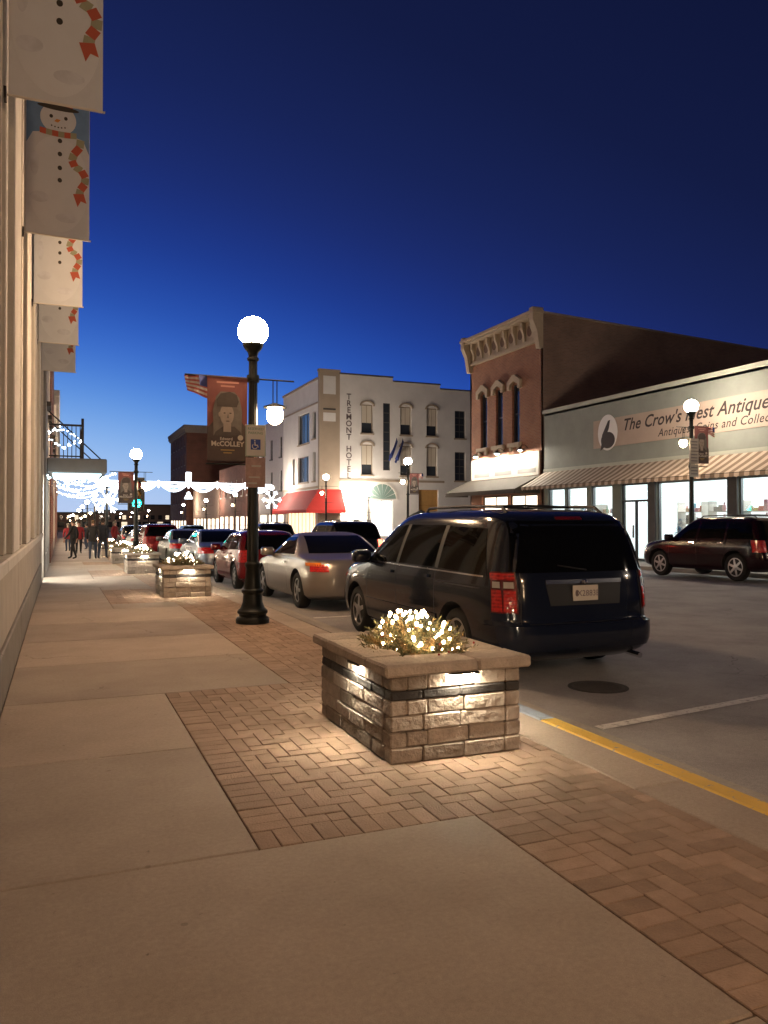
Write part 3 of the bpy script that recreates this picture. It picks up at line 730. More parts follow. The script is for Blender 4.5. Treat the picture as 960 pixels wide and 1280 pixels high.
# ================================================================== BANNERS, FLAGS, SIGNS ON THE NEAR LAMP
def ell(cx,cz,rx,rz,n=28,a0=0,a1=2*math.pi): return [(cx+rx*math.cos(a0+(a1-a0)*i/n),cz+rz*math.sin(a0+(a1-a0)*i/n)) for i in range(n)]
fab_red=mat('banner_red',(.28,.105,.10),.8,var=.1,scale=6); fab_dark=mat('banner_dark',(.11,.085,.08),.8,var=.2,scale=5)
fab_grey=mat('banner_grey',(.22,.20,.185),.8,var=.25,scale=9); fab_face=mat('banner_face',(.46,.39,.34),.8,var=.15,scale=12); fab_light=mat('banner_lettering',(.72,.66,.6),.8)
fab_shadow=mat('banner_shade',(.10,.085,.08),.8,var=.2,scale=12)
def portrait_banner(x,y,z,label,flip=1,scale=1.0,full=True):
    """street banner hung from the lamp's rods: red and dark cloth with a soldier's portrait"""
    B=thing('street_banner',label,'banner',(x,y,z),group='portrait banners on the street lamps')
    B.scale=(scale,)*3
    fr=lambda u,d,zz:(u,-d,zz)
    w,h=.58,1.22
    mb=MB(); n=8
    for i in range(n):
        u0=-w/2+w*i/n; u1=-w/2+w*(i+1)/n
        b=lambda u: .006*math.sin(u*9)
        mb.add([(u0,b(u0),-h),(u1,b(u1),-h),(u1,b(u1),0),(u0,b(u0),0),(u0,b(u0)+.004,-h),(u1,b(u1)+.004,-h),(u1,b(u1)+.004,0),(u0,b(u0)+.004,0)],[(0,1,2,3),(7,6,5,4)]+([(0,3,7,4)] if i==0 else [])+([(1,5,6,2)] if i==n-1 else []))
    mb.build('cloth',fab_red,B)
    def patch(name,poly,m,d): mb=MB(); mb.prism(poly,d,d+.0015,fr); return mb.build(name,m,B)
    patch('lower_panel',[(-w/2,-h),(w/2,-h),(w/2,-h+.47),(w/2-.1,-h+.58),(0,-h+.62),(-w/2+.1,-h+.58),(-w/2,-h+.47)],fab_dark,.010)
    patch('portrait_ground',[(-.20,-h+.36),(.20,-h+.36),(.21,-.50),(.17,-.30),(.10,-.22),(-.10,-.22),(-.17,-.30),(-.21,-.50)],fab_grey,.013)
    patch('cap',[(-.15,-.44),(-.16,-.34),(-.10,-.25),(.03,-.22),(.13,-.26),(.16,-.36),(.13,-.44)],fab_shadow,.020)
    patch('shoulders',[(-.20,-h+.36),(.20,-h+.36),(.19,-.80),(.10,-.72),(-.06,-.72),(-.17,-.80)],fab_shadow,.016)
    patch('face',ell(-.01,-.55,.10,.155),fab_face,.018); patch('neck',[(-.06,-.80),(.05,-.80),(.05,-.62),(-.06,-.62)],fab_face,.0165)
    patch('ear',ell(-.115,-.55,.018,.035,12),fab_face,.0175)
    for sx in (-.045,.04): patch('eye',ell(sx,-.53,.018,.009,10),fab_shadow,.0205)
    patch('nose',[(-.012,-.60),(.018,-.60),(.006,-.53)],fab_grey,.0205); patch('mouth',ell(0,-.645,.03,.008,10),fab_shadow,.0205)
    patch('emblem',ell(.185,-h+.34,.04,.04,16),fab_light,.020)
    t=text_on('lettering',B,'McCOLLEY',.098,fab_light,fr,0,.022,-h+.215,align='CENTER',offset=.003)
    text_on('lettering',B,'Edward',.06,fab_light,fr,-.02,.022,-h+.30,align='CENTER',offset=.001)
    mb=MB(); mb.fbox(fr,-.10,.10,.0215,.0225,-h+.15,-h+.165); mb.fbox(fr,-.06,.06,.0215,.0225,-h+.11,-h+.125); mb.build('small_print',mat('banner_gold',(.5,.36,.14),.8),B)
    mb=MB(); mb.fbox(fr,-.16,.16,.0215,.0225,-.10,-.075); mb.fbox(fr,-.10,.10,.0215,.0225,-.155,-.13); mb.build('heading',mat('banner_pink',(.6,.3,.26),.8),B)
    mb=MB()
    mb.box(-w/2,w/2,-.012,.014,-.012,.004); mb.box(-w/2,w/2,-.012,.014,-h-.004,-h+.012); mb.build('hem',fab_dark,B)
    return B
portrait_banner(2.61-.38,11.4-.03,3.57,'red and black banner with a soldier portrait reading McCOLLEY on the nearest lamp')
portrait_banner(2.75-.38,32.2-.03,gz(32.2)+3.57,'faded portrait banner hanging on the second near-kerb lamp')
portrait_banner(19.0+.40,19.9-.03,5.25-.68,'red and dark portrait banner on the lamp before the antique shop',1,1.0)
portrait_banner(19.0+.40,42.5-.03,gz(42.5)+5.25-.68,'red portrait banner on the lamp before the pale hotel')
flag_red=mat('flag_red',(.5,.14,.13),.8); flag_white=mat('flag_white',(.75,.72,.70),.8); flag_blue=mat('flag_blue',(.03,.05,.22),.8)
def small_flag(x,y,z,label,s=1.0,ry=0):
    """small striped flag drooping from the end of the banner rod"""
    T=thing('flag',label,'flag',(x,y,z),group='small flags on the lamp rods'); T.scale=(s,)*3; T.rotation_euler=(0,0,ry)
    n=9
    def P(a,b): # a along length 0..1 (outwards -x), b down 0..1
        return (-.33+.33*a+.05*b*(1-a), .02*math.sin(a*7+b*2), .0-(.22+.10*a)*b-.0*a)
    for i in range(n):
        mb=MB(); b0,b1=i/n,(i+1)/n
        for k in range(6):
            a0,a1=k/6,(k+1)/6
            q=[P(a0,b0),P(a1,b0),P(a1,b1),P(a0,b1)]
            q2=[(p[0],p[1]+.004,p[2]) for p in q]
            mb.add(q+q2,[(0,1,2,3),(7,6,5,4),(0,4,5,1),(3,2,6,7)])
        mb.build('stripe',flag_red if i%2==0 else flag_white,T)
    mb=MB(); q=[P(.62,0),P(1,0),P(1,.5),P(.62,.5)]; mb.add([(p[0],p[1]-.012,p[2]) for p in q]+[(p[0],p[1]-.009,p[2]) for p in q],[(0,1,2,3),(7,6,5,4),(0,1,5,4),(2,3,7,6)]); mb.build('canton',flag_blue,T)
    return T
small_flag(2.61-.66,11.4,3.565,'small striped flag at the end of the nearest lamp rod')
small_flag(19.0+1.0,19.9,5.25-.70,'small striped flag on the rod of the antique shop lamp')
small_flag(19.0+1.0,42.5,gz(42.5)+5.25-.70,'small striped flag on the rod of the hotel lamp')
# parking sign with the wheelchair symbol and a wrapped notice below
sign_white=mat('sign_white',(.66,.63,.58),.5,var=.05); sign_blue=mat('sign_blue',(.02,.06,.30),.5); sign_green=mat('sign_green',(.08,.25,.13),.6)
def parking_sign(x,y,z,label,icon=True):
    T=thing('parking_sign',label,'sign',(x,y,z)); fr=lambda u,d,zz:(u,-d,zz)
    mb=MB(); mb.cbox(-.15,.15,-.004,.002,0,.46,.0015); mb.build('plate',sign_white,T)
    mb=MB()
    for a,b,c,d in ((-.145,-.138,.005,.455),(.138,.145,.005,.455),(-.138,.138,.005,.011),(-.138,.138,.449,.455)): mb.fbox(fr,a,b,.0045,.0055,c,d)
    mb.build('border',sign_green,T)
    text_on('lettering',T,'RESERVED',.052,sign_green,fr,0,.006,.385,align='CENTER')
    text_on('lettering',T,'PARKING',.052,sign_green,fr,0,.006,.325,align='CENTER')
    mb=MB(); mb.fbox(fr,-.072,.072,.0045,.006,.10,.25); sq=mb.build('symbol_panel',sign_blue,T)
    mb=MB(); mb.prism(ell(-.012,.232,.011,.011,12),.0062,.0075,fr)
    mb.prism([(-.02,.215),(-.004,.215),(.0,.172),(.03,.172),(.045,.135),(.032,.130),(.022,.158),(-.016,.158)],.0062,.0075,fr)
    ring=[(-.012+.042*math.cos(R(a)),.148+.040*math.sin(R(a))) for a in range(120,345,15)]
    ri=[(-.012+.031*math.cos(R(a)),.148+.030*math.sin(R(a))) for a in range(345,105,-15)]
    vs=ring+ri[:len(ring)]
    for i in range(len(ring)-1):
        j=len(ring)-1-i
        mb.prism([ring[i],ring[i+1],ri[j-1],ri[j]],.0062,.0075,fr)
    mb.build('wheelchair_symbol',sign_white,sq)
    mb=MB(); mb.box(-.03,.03,.004,.05,.05,.09); mb.box(-.03,.03,.004,.05,.36,.40); mb.build('bracket',dark_metal,T)
    return T
parking_sign(2.62,11.4-.125,2.42,'white reserved parking sign with blue wheelchair symbol on the nearest lamp')
notice=thing('notice_board','reddish notice in crinkled plastic below the parking sign','notice',(2.62,11.4-.125,1.97))
mb=MB(); mb.cbox(-.145,.145,-.006,.004,0,.435,.003); mb.build('board',mat('notice_pink',(.55,.36,.31),.6,var=.35,scale=8),notice)
rg=random.Random(4); mb=MB()
xs=[-.15+.3*i/6 for i in range(7)]; zs=[-.005+.445*i/8 for i in range(9)]
vv=[(x,-.012-rg.uniform(0,.02),z) for z in zs for x in xs]
mb.add(vv,[(r*7+c,r*7+c+1,(r+1)*7+c+1,(r+1)*7+c) for r in range(8) for c in range(6)])
pl=see_glass('plastic_wrap',(.95,.95,.95)); mb.build('plastic_wrap',pl,notice)
fr=lambda u,d,zz:(u,-d,zz)
mb=MB(); mb.fbox(fr,-.06,.08,.0065,.008,.30,.325); mb.fbox(fr,-.10,.06,.0065,.008,.14,.16); mb.fbox(fr,-.12,.02,.0065,.008,.05,.075); mb.build('print',sign_white,notice)
mb=MB(); mb.box(-.03,.03,.005,.05,.2,.24); mb.build('bracket',dark_metal,notice)
# signs on the antique-shop lamp
sg=thing('sign_stack','stack of small white parking signs on the antique shop lamp','sign',(19.0,19.9-.125,2.9))
for k in range(3):
    mb=MB(); mb.cbox(-.18,.18,-.004,.002,.42*k,.42*k+.40,.0015); p=mb.build('plate',sign_white,sg)
    mb=MB(); [mb.fbox(fr,-.13,.13,.0045,.006,.42*k+.08+.1*q,.42*k+.11+.1*q) for q in range(3)]; mb.build('print',mat('sign_grey',(.25,.25,.27),.6),p)
mb=MB(); mb.box(-.03,.03,.002,.06,.1,1.2); mb.build('bracket',dark_metal,sg)

# ================================================================== SNOWMAN BANNERS ON THE STONE BUILDING
vinyl=mat('banner_vinyl',(.57,.61,.67),.6,var=.10,scale=3); sn_blue=mat('banner_sky',(.13,.24,.44),.7,var=.2,scale=5); sn_white=mat('snow_print',(.61,.65,.71),.7,var=.06,scale=4)
sn_shadow=mat('snow_shade_print',(.555,.59,.66),.7,var=.2,scale=6); sn_black=mat('button_print',(.035,.03,.025),.7); sn_red=mat('scarf_red',(.42,.09,.05),.7,var=.1); sn_sage=mat('scarf_sage',(.30,.31,.22),.7,var=.1); sn_orange=mat('carrot_print',(.6,.25,.05),.7)
def snow_banner(y,label,zb=5.15):
    B=thing('snowman_banner',label,'banner',(-.04,y,zb+2.1),group='snowman banners on the stone building')
    w,h=.76,2.1; fr=lambda u,d,z:(u,-d,z)
    mb=MB(); mb.cbox(-w/2,w/2,-.002,.002,-h,0,.0008); mb.build('cloth',vinyl,B)
    def patch(name,poly,m,d,par=B): mb=MB(); mb.prism(poly,d,d+.0012,fr); return mb.build(name,m,par)
    patch('sky',[(-w/2+.005,-.95),(-.30,-.80),(0,-.74),(.30,-.80),(w/2-.005,-.98),(w/2-.005,-.005),(-w/2+.005,-.005)],sn_blue,.0025)
    lower=[(u,max(z,-h+.02)) for u,z in ell(0,-1.42,.37,.62,40)]
    patch('body',lower,sn_white,.004)
    patch('snow_shading',ell(-.22,-1.62,.11,.07,18),sn_shadow,.0056); patch('snow_shading',ell(.1,-1.85,.13,.06,18),sn_shadow,.0056); patch('snow_shading',ell(-.28,-1.2,.05,.16,18),sn_shadow,.0056)
    patch('head',ell(0,-.58,.215,.20,32),sn_white,.0072)
    patch('hat_crown',[(-.17,-.44),(.17,-.44),(.20,-.16),(.05,-.12),(-.18,-.17)],sn_red,.0088); patch('hat_brim',ell(0,-.44,.25,.035,24),sn_black,.0104)
    for sx in (-.085,.09): patch('eye',ell(sx,-.56,.022,.024,14),sn_black,.0088)
    patch('nose',[(-.005,-.63),(.03,-.59),(-.02,-.585),(-.05,-.62)],sn_orange,.0088)
    for k in range(5): patch('mouth_dot',ell(-.08+.04*k,-.68-.012*math.sin(math.pi*k/4),.010,.010,10),sn_black,.0088)
    for z in (-.86,-1.03,-1.21,-1.37): patch('button',ell(.02,z,.027,.03,16),sn_black,.0056)
    for k in range(6):
        u0=-.22+.44*k/6; u1=-.22+.44*(k+1)/6; zz=lambda u: -.745-.03*math.cos(u*5)
        patch('scarf_band',[(u0,zz(u0)-.04),(u1,zz(u1)-.04),(u1,zz(u1)+.035),(u0,zz(u0)+.035)],sn_red if k%2==0 else sn_sage,.0104)
    path=[(.27,-.80),(.26,-.90),(.19,-1.00),(.165,-1.09),(.20,-1.16),(.28,-1.20),(.33,-1.28),(.32,-1.37),(.27,-1.45),(.25,-1.56)]
    for k in range(len(path)-1):
        a,b=path[k],path[k+1]; dx,dz=b[0]-a[0],b[1]-a[1]; L=math.hypot(dx,dz); nx,nz=-dz/L*.048,dx/L*.048
        patch('scarf_tail',[(a[0]-nx,a[1]-nz),(b[0]-nx,b[1]-nz),(b[0]+nx,b[1]+nz),(a[0]+nx,a[1]+nz)],sn_red if k%2 else sn_sage,.0072+.0004*(k%2))
    patch('scarf_tip',[(.18,-1.52),(.31,-1.50),(.345,-1.62),(.275,-1.60),(.235,-1.68)],sn_red,.0085)
    for zq in (-h,0): mb=MB(); mb.tube([(-w/2-.02,0,zq),(w/2+.02,0,zq)],.011); mb.build('rod',white_trim,B)
    for zq in (-h,0): mb=MB(); mb.box(-w/2-.04,-w/2-.018,-.05,.05,zq-.05,zq+.05); mb.build('bracket',dark_metal,B)
    return B
SB=snow_banner(7.45,'nearest snowman banner, cut off by the top of the picture')
for y,l in ((10.95,'second snowman banner with red hat and face showing'),(14.45,'third snowman banner along the stone building'),(17.6,'fourth snowman banner from the camera, mostly overlapped'),(20.9,'farthest small snowman banner on the stone building')):
    c=copy_tree(SB); c.location.y=y; c['label']=l; c.rotation_euler=(0,0,R(random.Random(y).uniform(-5,5)))

# ================================================================== RIGHT SIDE BUILDINGS
FX=face_x(XF,-1)      # d>0 comes towards the street (-X)
# --- antique shop
AS=thing('antique_shop','low sage green antique shop with striped awning and bright windows','building',(0,0,0))
sage=mat('sage_siding',(.25,.275,.25),.7,var=.2,scale=.9,bump=.05); sage_trim=mat('sage_trim',(.42,.44,.38),.6,var=.08)
a0,a1=8.0,31.3; gA=gz(31)-.15
bays=[(8.3,11.8),(12.1,15.6),(16.0,19.9),(20.35,23.8),(24.25,25.85),(26.4,27.8),(28.1,29.6),(29.7,31.0)]
holes=[(a,b,(gz(a)+.02 if i==4 else .55),2.95) for i,(a,b) in enumerate(bays)]
mb=MB(); holed_wall(mb,FX,a0,a1,gA,6.55,holes,depth=.25)
mb.box(XF+.26+2.2,XF+18,a0,a1,gA,6.4); mb.box(XF,XF+2.6,a0,a1,6.36,6.54); mb.box(XF+.005,XF+2.6,a0,a0+.2,gA,6.3); mb.box(XF+.252,XF+2.6,a1-.2,a1-.002,gA,6.3); mb.build('wall',sage,AS)
mb=MB(); mb.fbox(FX,a0,a1,.002,.10,6.45,6.62); mb.fbox(FX,a0,a1,.002,.06,3.72,3.86); mb.build('parapet_trim',sage_trim,AS)
mull=mat('mullion',(.22,.24,.26),.4,metal=.4)
shopglass=see_glass('shop_glass')
for i,(a,b) in enumerate(bays):
    z0=holes[i][2]
    mb=MB()
    for p,q,r_,s_ in ((a,a+.06,z0,2.95),(b-.06,b,z0,2.95),(a+.06,b-.06,z0,z0+.06),(a+.06,b-.06,2.89,2.95)): mb.fbox(FX,p,q,-.16,-.08,r_,s_)
    if i==4:
        mb.fbox(FX,a+.06,b-.06,-.16,-.07,2.22,2.30); mb.fbox(FX,(a+b)/2-.04,(a+b)/2+.04,-.16,-.07,z0+.06,2.22)
    elif b-a>2.5: mb.fbox(FX,(a+b)/2-.025,(a+b)/2+.025,-.15,-.09,z0+.06,2.89)
    w=mb.build('door' if i==4 else 'shop_window',mull if i!=4 else dark_metal,AS)
    mb=MB(); mb.fbox(FX,a+.03,b-.03,-.125,-.118,z0+.03,2.92); mb.build('pane',shopglass,w)
    if i==4:
        mb=MB(); mb.fbox(FX,(a+b)/2+.08,(a+b)/2+.12,-.06,-.0,.8,1.3); mb.build('handle',chrome,w)
# dark piers between the windows
for yy,wd in ((24.02,.4),(20.1,.42),(15.8,.36)):
    mb=MB(); mb.fbox(FX,yy-wd/2,yy+wd/2,.003,.06,gz(yy)-.05,2.96); mb.build('pier',mat('pier_dark',(.07,.07,.075),.6,var=.2),AS)
# interior light put into self-glowing back and end walls; ceiling lamps, goods on shelves
mb=MB(); mb.box(XF+2.2,XF+2.4,a0+.2,a1-.2,-.2,3.3); mb.build('back_wall',emis('shop_wall_glow',(.92,.97,1),.95),AS)
mb=MB(); mb.box(XF+.27,XF+2.19,a1-.26,a1-.21,-.1,3.19); mb.build('glowing_end_wall',emis('shop_wall_glow',(.92,.97,1),.95),AS)  # glowing wall added to brighten the bays at this end
mb=MB(); mb.box(XF+.26,XF+2.2,a0+.2,a1-.2,-.25,-.12); mb.build('shop_floor',mat('shop_floor',(.5,.46,.4),.5,var=.1),AS)
mb=MB(); mb.box(XF+.26,XF+2.2,a0+.2,a1-.2,3.2,3.3); mb.build('shop_ceiling',mat('shop_white',(.8,.8,.78),.7),AS)
for k in range(7):
    yy=a0+1.6+k*3.2; mb=MB(); mb.box(XF+.5,XF+1.3,yy-.8,yy+.8,3.14,3.19); mb.build('ceiling_lamp',emis('shop_lamp',(1,.97,.93),11),AS)
goods_cols=[(.5,.08,.06),(.08,.2,.42),(.12,.3,.2),(.55,.42,.15),(.4,.25,.14),(.75,.7,.62),(.16,.32,.40),(.6,.3,.35),(.2,.2,.22)]
rg=random.Random(21)
ords0=('nearest','first','second','third','fourth','fifth','sixth','seventh','eighth','ninth','tenth','eleventh')
for yy in np.arange(9.0,30.8,1.55):
    if 23.9<yy<26.2: continue
    S=thing('shelf_unit','display shelf with antiques behind the shop window, %s'%('at %d metres'%yy),'shelf',(XF+1.0,yy,-.12),group='display shelves in the antique shop window')
    k_=int(round(abs(yy-25)/1.55)); S['label']='display shelf of antiques in the lit window, %s %s of the shop door'%(ords0[min(k_,11)],'left' if yy>25 else 'right')
    mb=MB(); [mb.box(-.2,.2,-.6,.6,z,z+.03) for z in (.45,.95,1.45,1.9)]; mb.box(-.2,.2,-.62,-.6,0,2.3); mb.box(-.2,.2,.6,.62,0,2.3); mb.build('frame',mat('shelf_white',(.7,.68,.64),.6),S)
    for z in (.48,.98,1.48,1.93):
        u=-.55
        while u<.5:
            wd=rg.uniform(.07,.2); hh=rg.uniform(.1,.40)
            mb=MB()
            if rg.random()<.5: mb.lathe([(wd*.3,0),(wd*.5,hh*.3),(wd*.42,hh*.6),(wd*.2,hh*.8),(wd*.28,hh)],10,(rg.uniform(-.08,.08),u+wd/2,z))
            else: mb.cbox(-.1,.1,u,u+wd,z,z+hh,.006)
            c=rg.choice(goods_cols); mb.build('ornament',mat('goods_%d'%goods_cols.index(c),c,.45,var=.2,scale=12),S); u+=wd+rg.uniform(.02,.12)
# small blue tree in the bay by the pier
BT=thing('display_tree','small blue display tree in the antique shop window','display tree',(XF+.6,23.2,-.12))
mb=MB(); rgt=random.Random(8)
for k in range(420):
    h=rgt.random(); r_=(1-h)*.45*rgt.uniform(.5,1); a=rgt.uniform(0,6.28); p=Vector((r_*math.cos(a),r_*math.sin(a),.45+h*1.2)); d=Vector((math.cos(a),math.sin(a),-.3))*.12; w=Vector((-math.sin(a),math.cos(a),0))*.03
    mb.add([p-w,p+w,p+d],[(0,1,2)])
mb.build('foliage',mat('blue_tinsel',(.08,.22,.35),.4),BT); MB().lathe([(.05,0),(.04,.5)],8).build('trunk',dark_trim,BT)
# sign board with lettering
SGN=thing('shop_sign','long tan shop sign reading The Crow\'s Nest Antique Mall with a crow emblem','sign',(0,0,0))
tan=mat('sign_tan',(.43,.345,.285),.7,var=.08,scale=2); ink=mat('sign_ink',(.03,.022,.022),.7)
z0,z1=4.52,5.68
mb=MB(); mb.fbox(FX,10.5,27.55,.003,.05,z0,z1); mb.build('board',tan,SGN)
FXr=lambda u,d,z: FX(27.55-u,d,z)      # u runs left to right as seen from the street
mb=MB(); mb.prism(ell(.95,5.12,.62,.74,36),.052,.07,FXr); em=mb.build('emblem_disc',mat('sign_white_disc',(.80,.80,.80),.6),SGN)
mb=MB(); mb.prism(ell(.98,4.80,.44,.34,24),.072,.08,FXr); mb.prism([(.55,4.75),(.62,5.05),(1.0,5.60),(1.12,5.62),(1.05,5.3),(.85,4.95)],.072,.0805,FXr); mb.prism([(.5,4.4),(.62,4.85),(.75,4.85),(.72,4.5)],.072,.081,FXr); mb.build('crow',ink,em)
text_on('lettering',SGN,"The Crow's Nest Antique Mall",.66,ink,FXr,1.85,.054,5.10,shear=.35,offset=.010,spacing=1.02)
text_on('lettering',SGN,"Antiques, Coins and Collectibles",.42,ink,FXr,3.9,.054,4.66,shear=.3,offset=.003,spacing=1.08)
# striped awning
AW=thing('awning','long tan striped fabric awning over the antique shop windows','awning',(0,0,0))
aw_a=mat('awning_tan',(.50,.38,.27),.8,var=.1,scale=3); aw_b=mat('awning_brown',(.26,.19,.13),.8,var=.1,scale=3); aw_c=mat('awning_cream',(.62,.52,.42),.8,var=.1,scale=3)
y=31.2; k=0
while y>8.1:
    y2=y-.2
    sag=.03*math.sin(y*1.7)
    mb=MB(); zt,zf=3.72,3.02
    P=[FX(y,.06,zt),FX(y2,.06,zt),FX(y2,.7,(zt+zf)/2-.03+sag*.5),FX(y,.7,(zt+zf)/2-.03+sag*.5),FX(y2,1.32,zf),FX(y,1.32,zf),FX(y2,1.33,zf-.13),FX((y+y2)/2,1.335,zf-.17),FX(y,1.33,zf-.13)]
    mb.add(P,[(0,1,2,3),(3,2,4,5),(5,4,6,7,8)]); mb.build('stripe',aw_b if k%2 else aw_c,AW); y=y2; k+=1
for yy in (31.2,8.2):
    mb=MB(); mb.add([FX(yy,.06,3.72),FX(yy,.7,3.34),FX(yy,1.32,3.02),FX(yy,1.32,2.9),FX(yy,.06,3.0)],[(0,1,2,3,4)]); mb.build('end_flap',aw_a,AW)
mb=MB(); mb.tube([FX(31.15,1.31,3.0),FX(8.3,1.31,3.0)],.015); [mb.tube([FX(q,.05,3.05),FX(q,1.3,3.0)],.012) for q in np.arange(9,31.2,3.6)]; mb.build('frame',dark_metal,AW)

# --- brick building with three tall windows
BB=thing('brick_building','two-storey orange brick building with bracketed cornice and three tall windows','building',(0,0,0))
or_br=brickmat('orange_brick',(.34,.14,.075),(.27,.105,.06),(.30,.22,.16),axis='yz'); side_br=brickmat('side_brick',(.27,.17,.125),(.22,.14,.105),(.24,.20,.17),axis='xz')
cream=mat('cream_stone',(.44,.36,.26),.75,var=.12,scale=4)
b0,b1=31.4,38.5; gB=gz(38.5)-.2
wy=[(33.45,34.15),(35.05,35.75),(36.65,37.35)][::-1]
holes=[(a,b,5.35,8.25) for a,b in wy]+[(31.9,34.4,.1,2.75),(34.6,37.2,.1,2.75)]
mb=MB(); holed_wall(mb,FX,b0,b1,gB,10.1,holes,depth=.3); mb.build('wall',or_br,BB)
mb=MB(); mb.box(XF+.31,XF+24,b0+.002,b1-.002,gB,10.05); mb.box(XF,XF+.31,b0,b0+.15,gB,10.1); mb.box(XF,XF+.31,b1-.15,b1,gB,10.1); 
mb.build('side_wall',side_br,BB)
# sloping parapet on the visible flank
mb=MB(); mb.add([(XF,b0+.004,10.0),(XF+24,b0+.004,10.0),(XF+24,b0+.004,10.2),(XF+.2,b0+.004,11.25),(XF,b0+.004,11.25),(XF,b0+.3,10.0),(XF+24,b0+.3,10.0),(XF+24,b0+.3,10.2),(XF+.2,b0+.3,11.25),(XF,b0+.3,11.25)],[(0,1,2,3,4),(9,8,7,6,5),(2,7,8,3),(3,8,9,4),(0,4,9,5),(1,6,7,2)]); mb.build('parapet',side_br,BB)
mb=MB(); mb.add([(XF-.1,b0-.06,11.25),(XF+.25,b0-.06,11.25),(XF+24,b0-.06,10.2),(XF+24,b0-.06,10.28),(XF+.25,b0-.06,11.33),(XF-.1,b0-.06,11.33),(XF-.1,b0+.36,11.25),(XF+.25,b0+.36,11.25),(XF+24,b0+.36,10.2),(XF+24,b0+.36,10.28),(XF+.25,b0+.36,11.33),(XF-.1,b0+.36,11.33)],[(0,1,4,5),(1,2,3,4),(6,11,10,7),(7,10,9,8),(5,4,10,11),(4,3,9,10),(0,6,7,1),(1,7,8,2),(0,5,11,6)]); mb.build('coping',mat('coping_stone',(.3,.26,.22),.8,var=.15),BB)
# cornice: frieze, brackets, crown
mb=MB(); mb.fbox(FX,b0+.02,b1-.02,.003,.16,9.95,10.08); mb.fbox(FX,b0-.05,b1+.05,.003,.5,11.1,11.22); mb.fbox(FX,b0-.1,b1+.1,.003,.62,11.221,11.36); mb.fbox(FX,b0+.1,b1-.1,-.25,.06,10.081,11.1); mb.build('cornice',cream,BB)
nb=8
for k in range(nb):
    yy=b0+.62+k*(b1-b0-1.24)/(nb-1)
    mb=MB(); mb.prism([(.062,10.2),(.12,10.2),(.18,10.55),(.30,10.8),(.30,11.098),(.062,11.098)],yy-.08,yy+.08,lambda u,d,z: FX(d,u,z)); mb.build('bracket',cream,BB)
    if k<nb-1:
        ym=yy+(b1-b0-1.24)/(nb-1)/2
        mb=MB(); mb.prism(ell(ym,10.62,.20,.26,16),.062,.085,FX); mb.build('frieze_panel',mat('frieze_brown',(.16,.10,.07),.8),BB)
for yy in (b0+.12,b1-.12):
    mb=MB(); mb.prism([(.003,9.6),(.2,9.6),(.26,9.9),(.34,10.4),(.58,10.9),(.58,11.5),(.003,11.5)],yy-.16,yy+.16,lambda u,d,z: FX(d,u,z)); mb.build('end_bracket',cream,BB)
for a,b in wy:
    window(BB,FX,a,b,5.35,8.25,mat('frame_blue',(.05,.06,.07),.5),pane_blue,dep=.16,rails=1)
    mb=MB(); m_=(a+b)/2
    mb.prism([(a-.24,8.02),(a-.04,8.02),(a-.02,8.26),(m_,8.42),(b+.02,8.26),(b+.04,8.02),(b+.24,8.02),(b+.26,8.42),(m_+.1,8.72),(m_-.1,8.72),(a-.26,8.42)],.003,.16,FX); mb.build('window_hood',cream,BB)
    mb=MB(); mb.fbox(FX,a-.2,b+.2,.003,.18,5.14,5.34); mb.fbox(FX,a-.1,a+.1,.003,.12,4.95,5.139); mb.fbox(FX,b-.1,b+.1,.003,.12,4.95,5.139); mb.build('window_sill',cream,BB)
for a,b,c,d in holes[3:]:
    window(BB,FX,a,b,c,d,dark_trim,LITWIN,dep=.14,rails=0,stiles=1,name='shop_window')
# lit sign panel above the awning with gooseneck lamps
SP=thing('shop_sign','white sign panel lit by gooseneck lamps above the dark awning','sign',(0,0,0))
mb=MB(); mb.fbox(FX,b0+.25,b1-.25,.003,.08,3.65,4.75); mb.build('panel',mat('panel_white',(.75,.72,.66),.6),SP)
for k in range(3):
    yy=b0+1.3+k*2.2; mb=MB(); mb.fbox(FX,yy-.8,yy+.8,.082,.09,3.78,4.0); mb.build('name_board',mat('panel_grey',(.35,.34,.33),.6),SP)
for k in range(3):
    yy=b0+1.3+k*2.2
    G=thing('gooseneck_lamp','%s gooseneck lamp over the white sign panel'%('right','middle','left')[k],'wall lamp',(0,0,0),group='gooseneck lamps on the brick building')
    mb=MB(); mb.tube([FX(yy,.003,5.0),FX(yy,.18,5.14),FX(yy,.36,5.13),FX(yy,.43,5.0)],.016); mb.build('arm',dark_metal,G)
    p=FX(yy,.44,4.86); mb=MB(); mb.lathe([(.05,.15),(.10,.11),(.20,.02),(.20,.0),(.19,.0),(.09,.09)],16,p); mb.build('shade',dark_metal,G)
    mb=MB(); mb.ball((p[0],p[1],p[2]+.03),.075,10,8); mb.build('bulb',emis('gooseneck_glow',(1,.90,.74),1500),G)
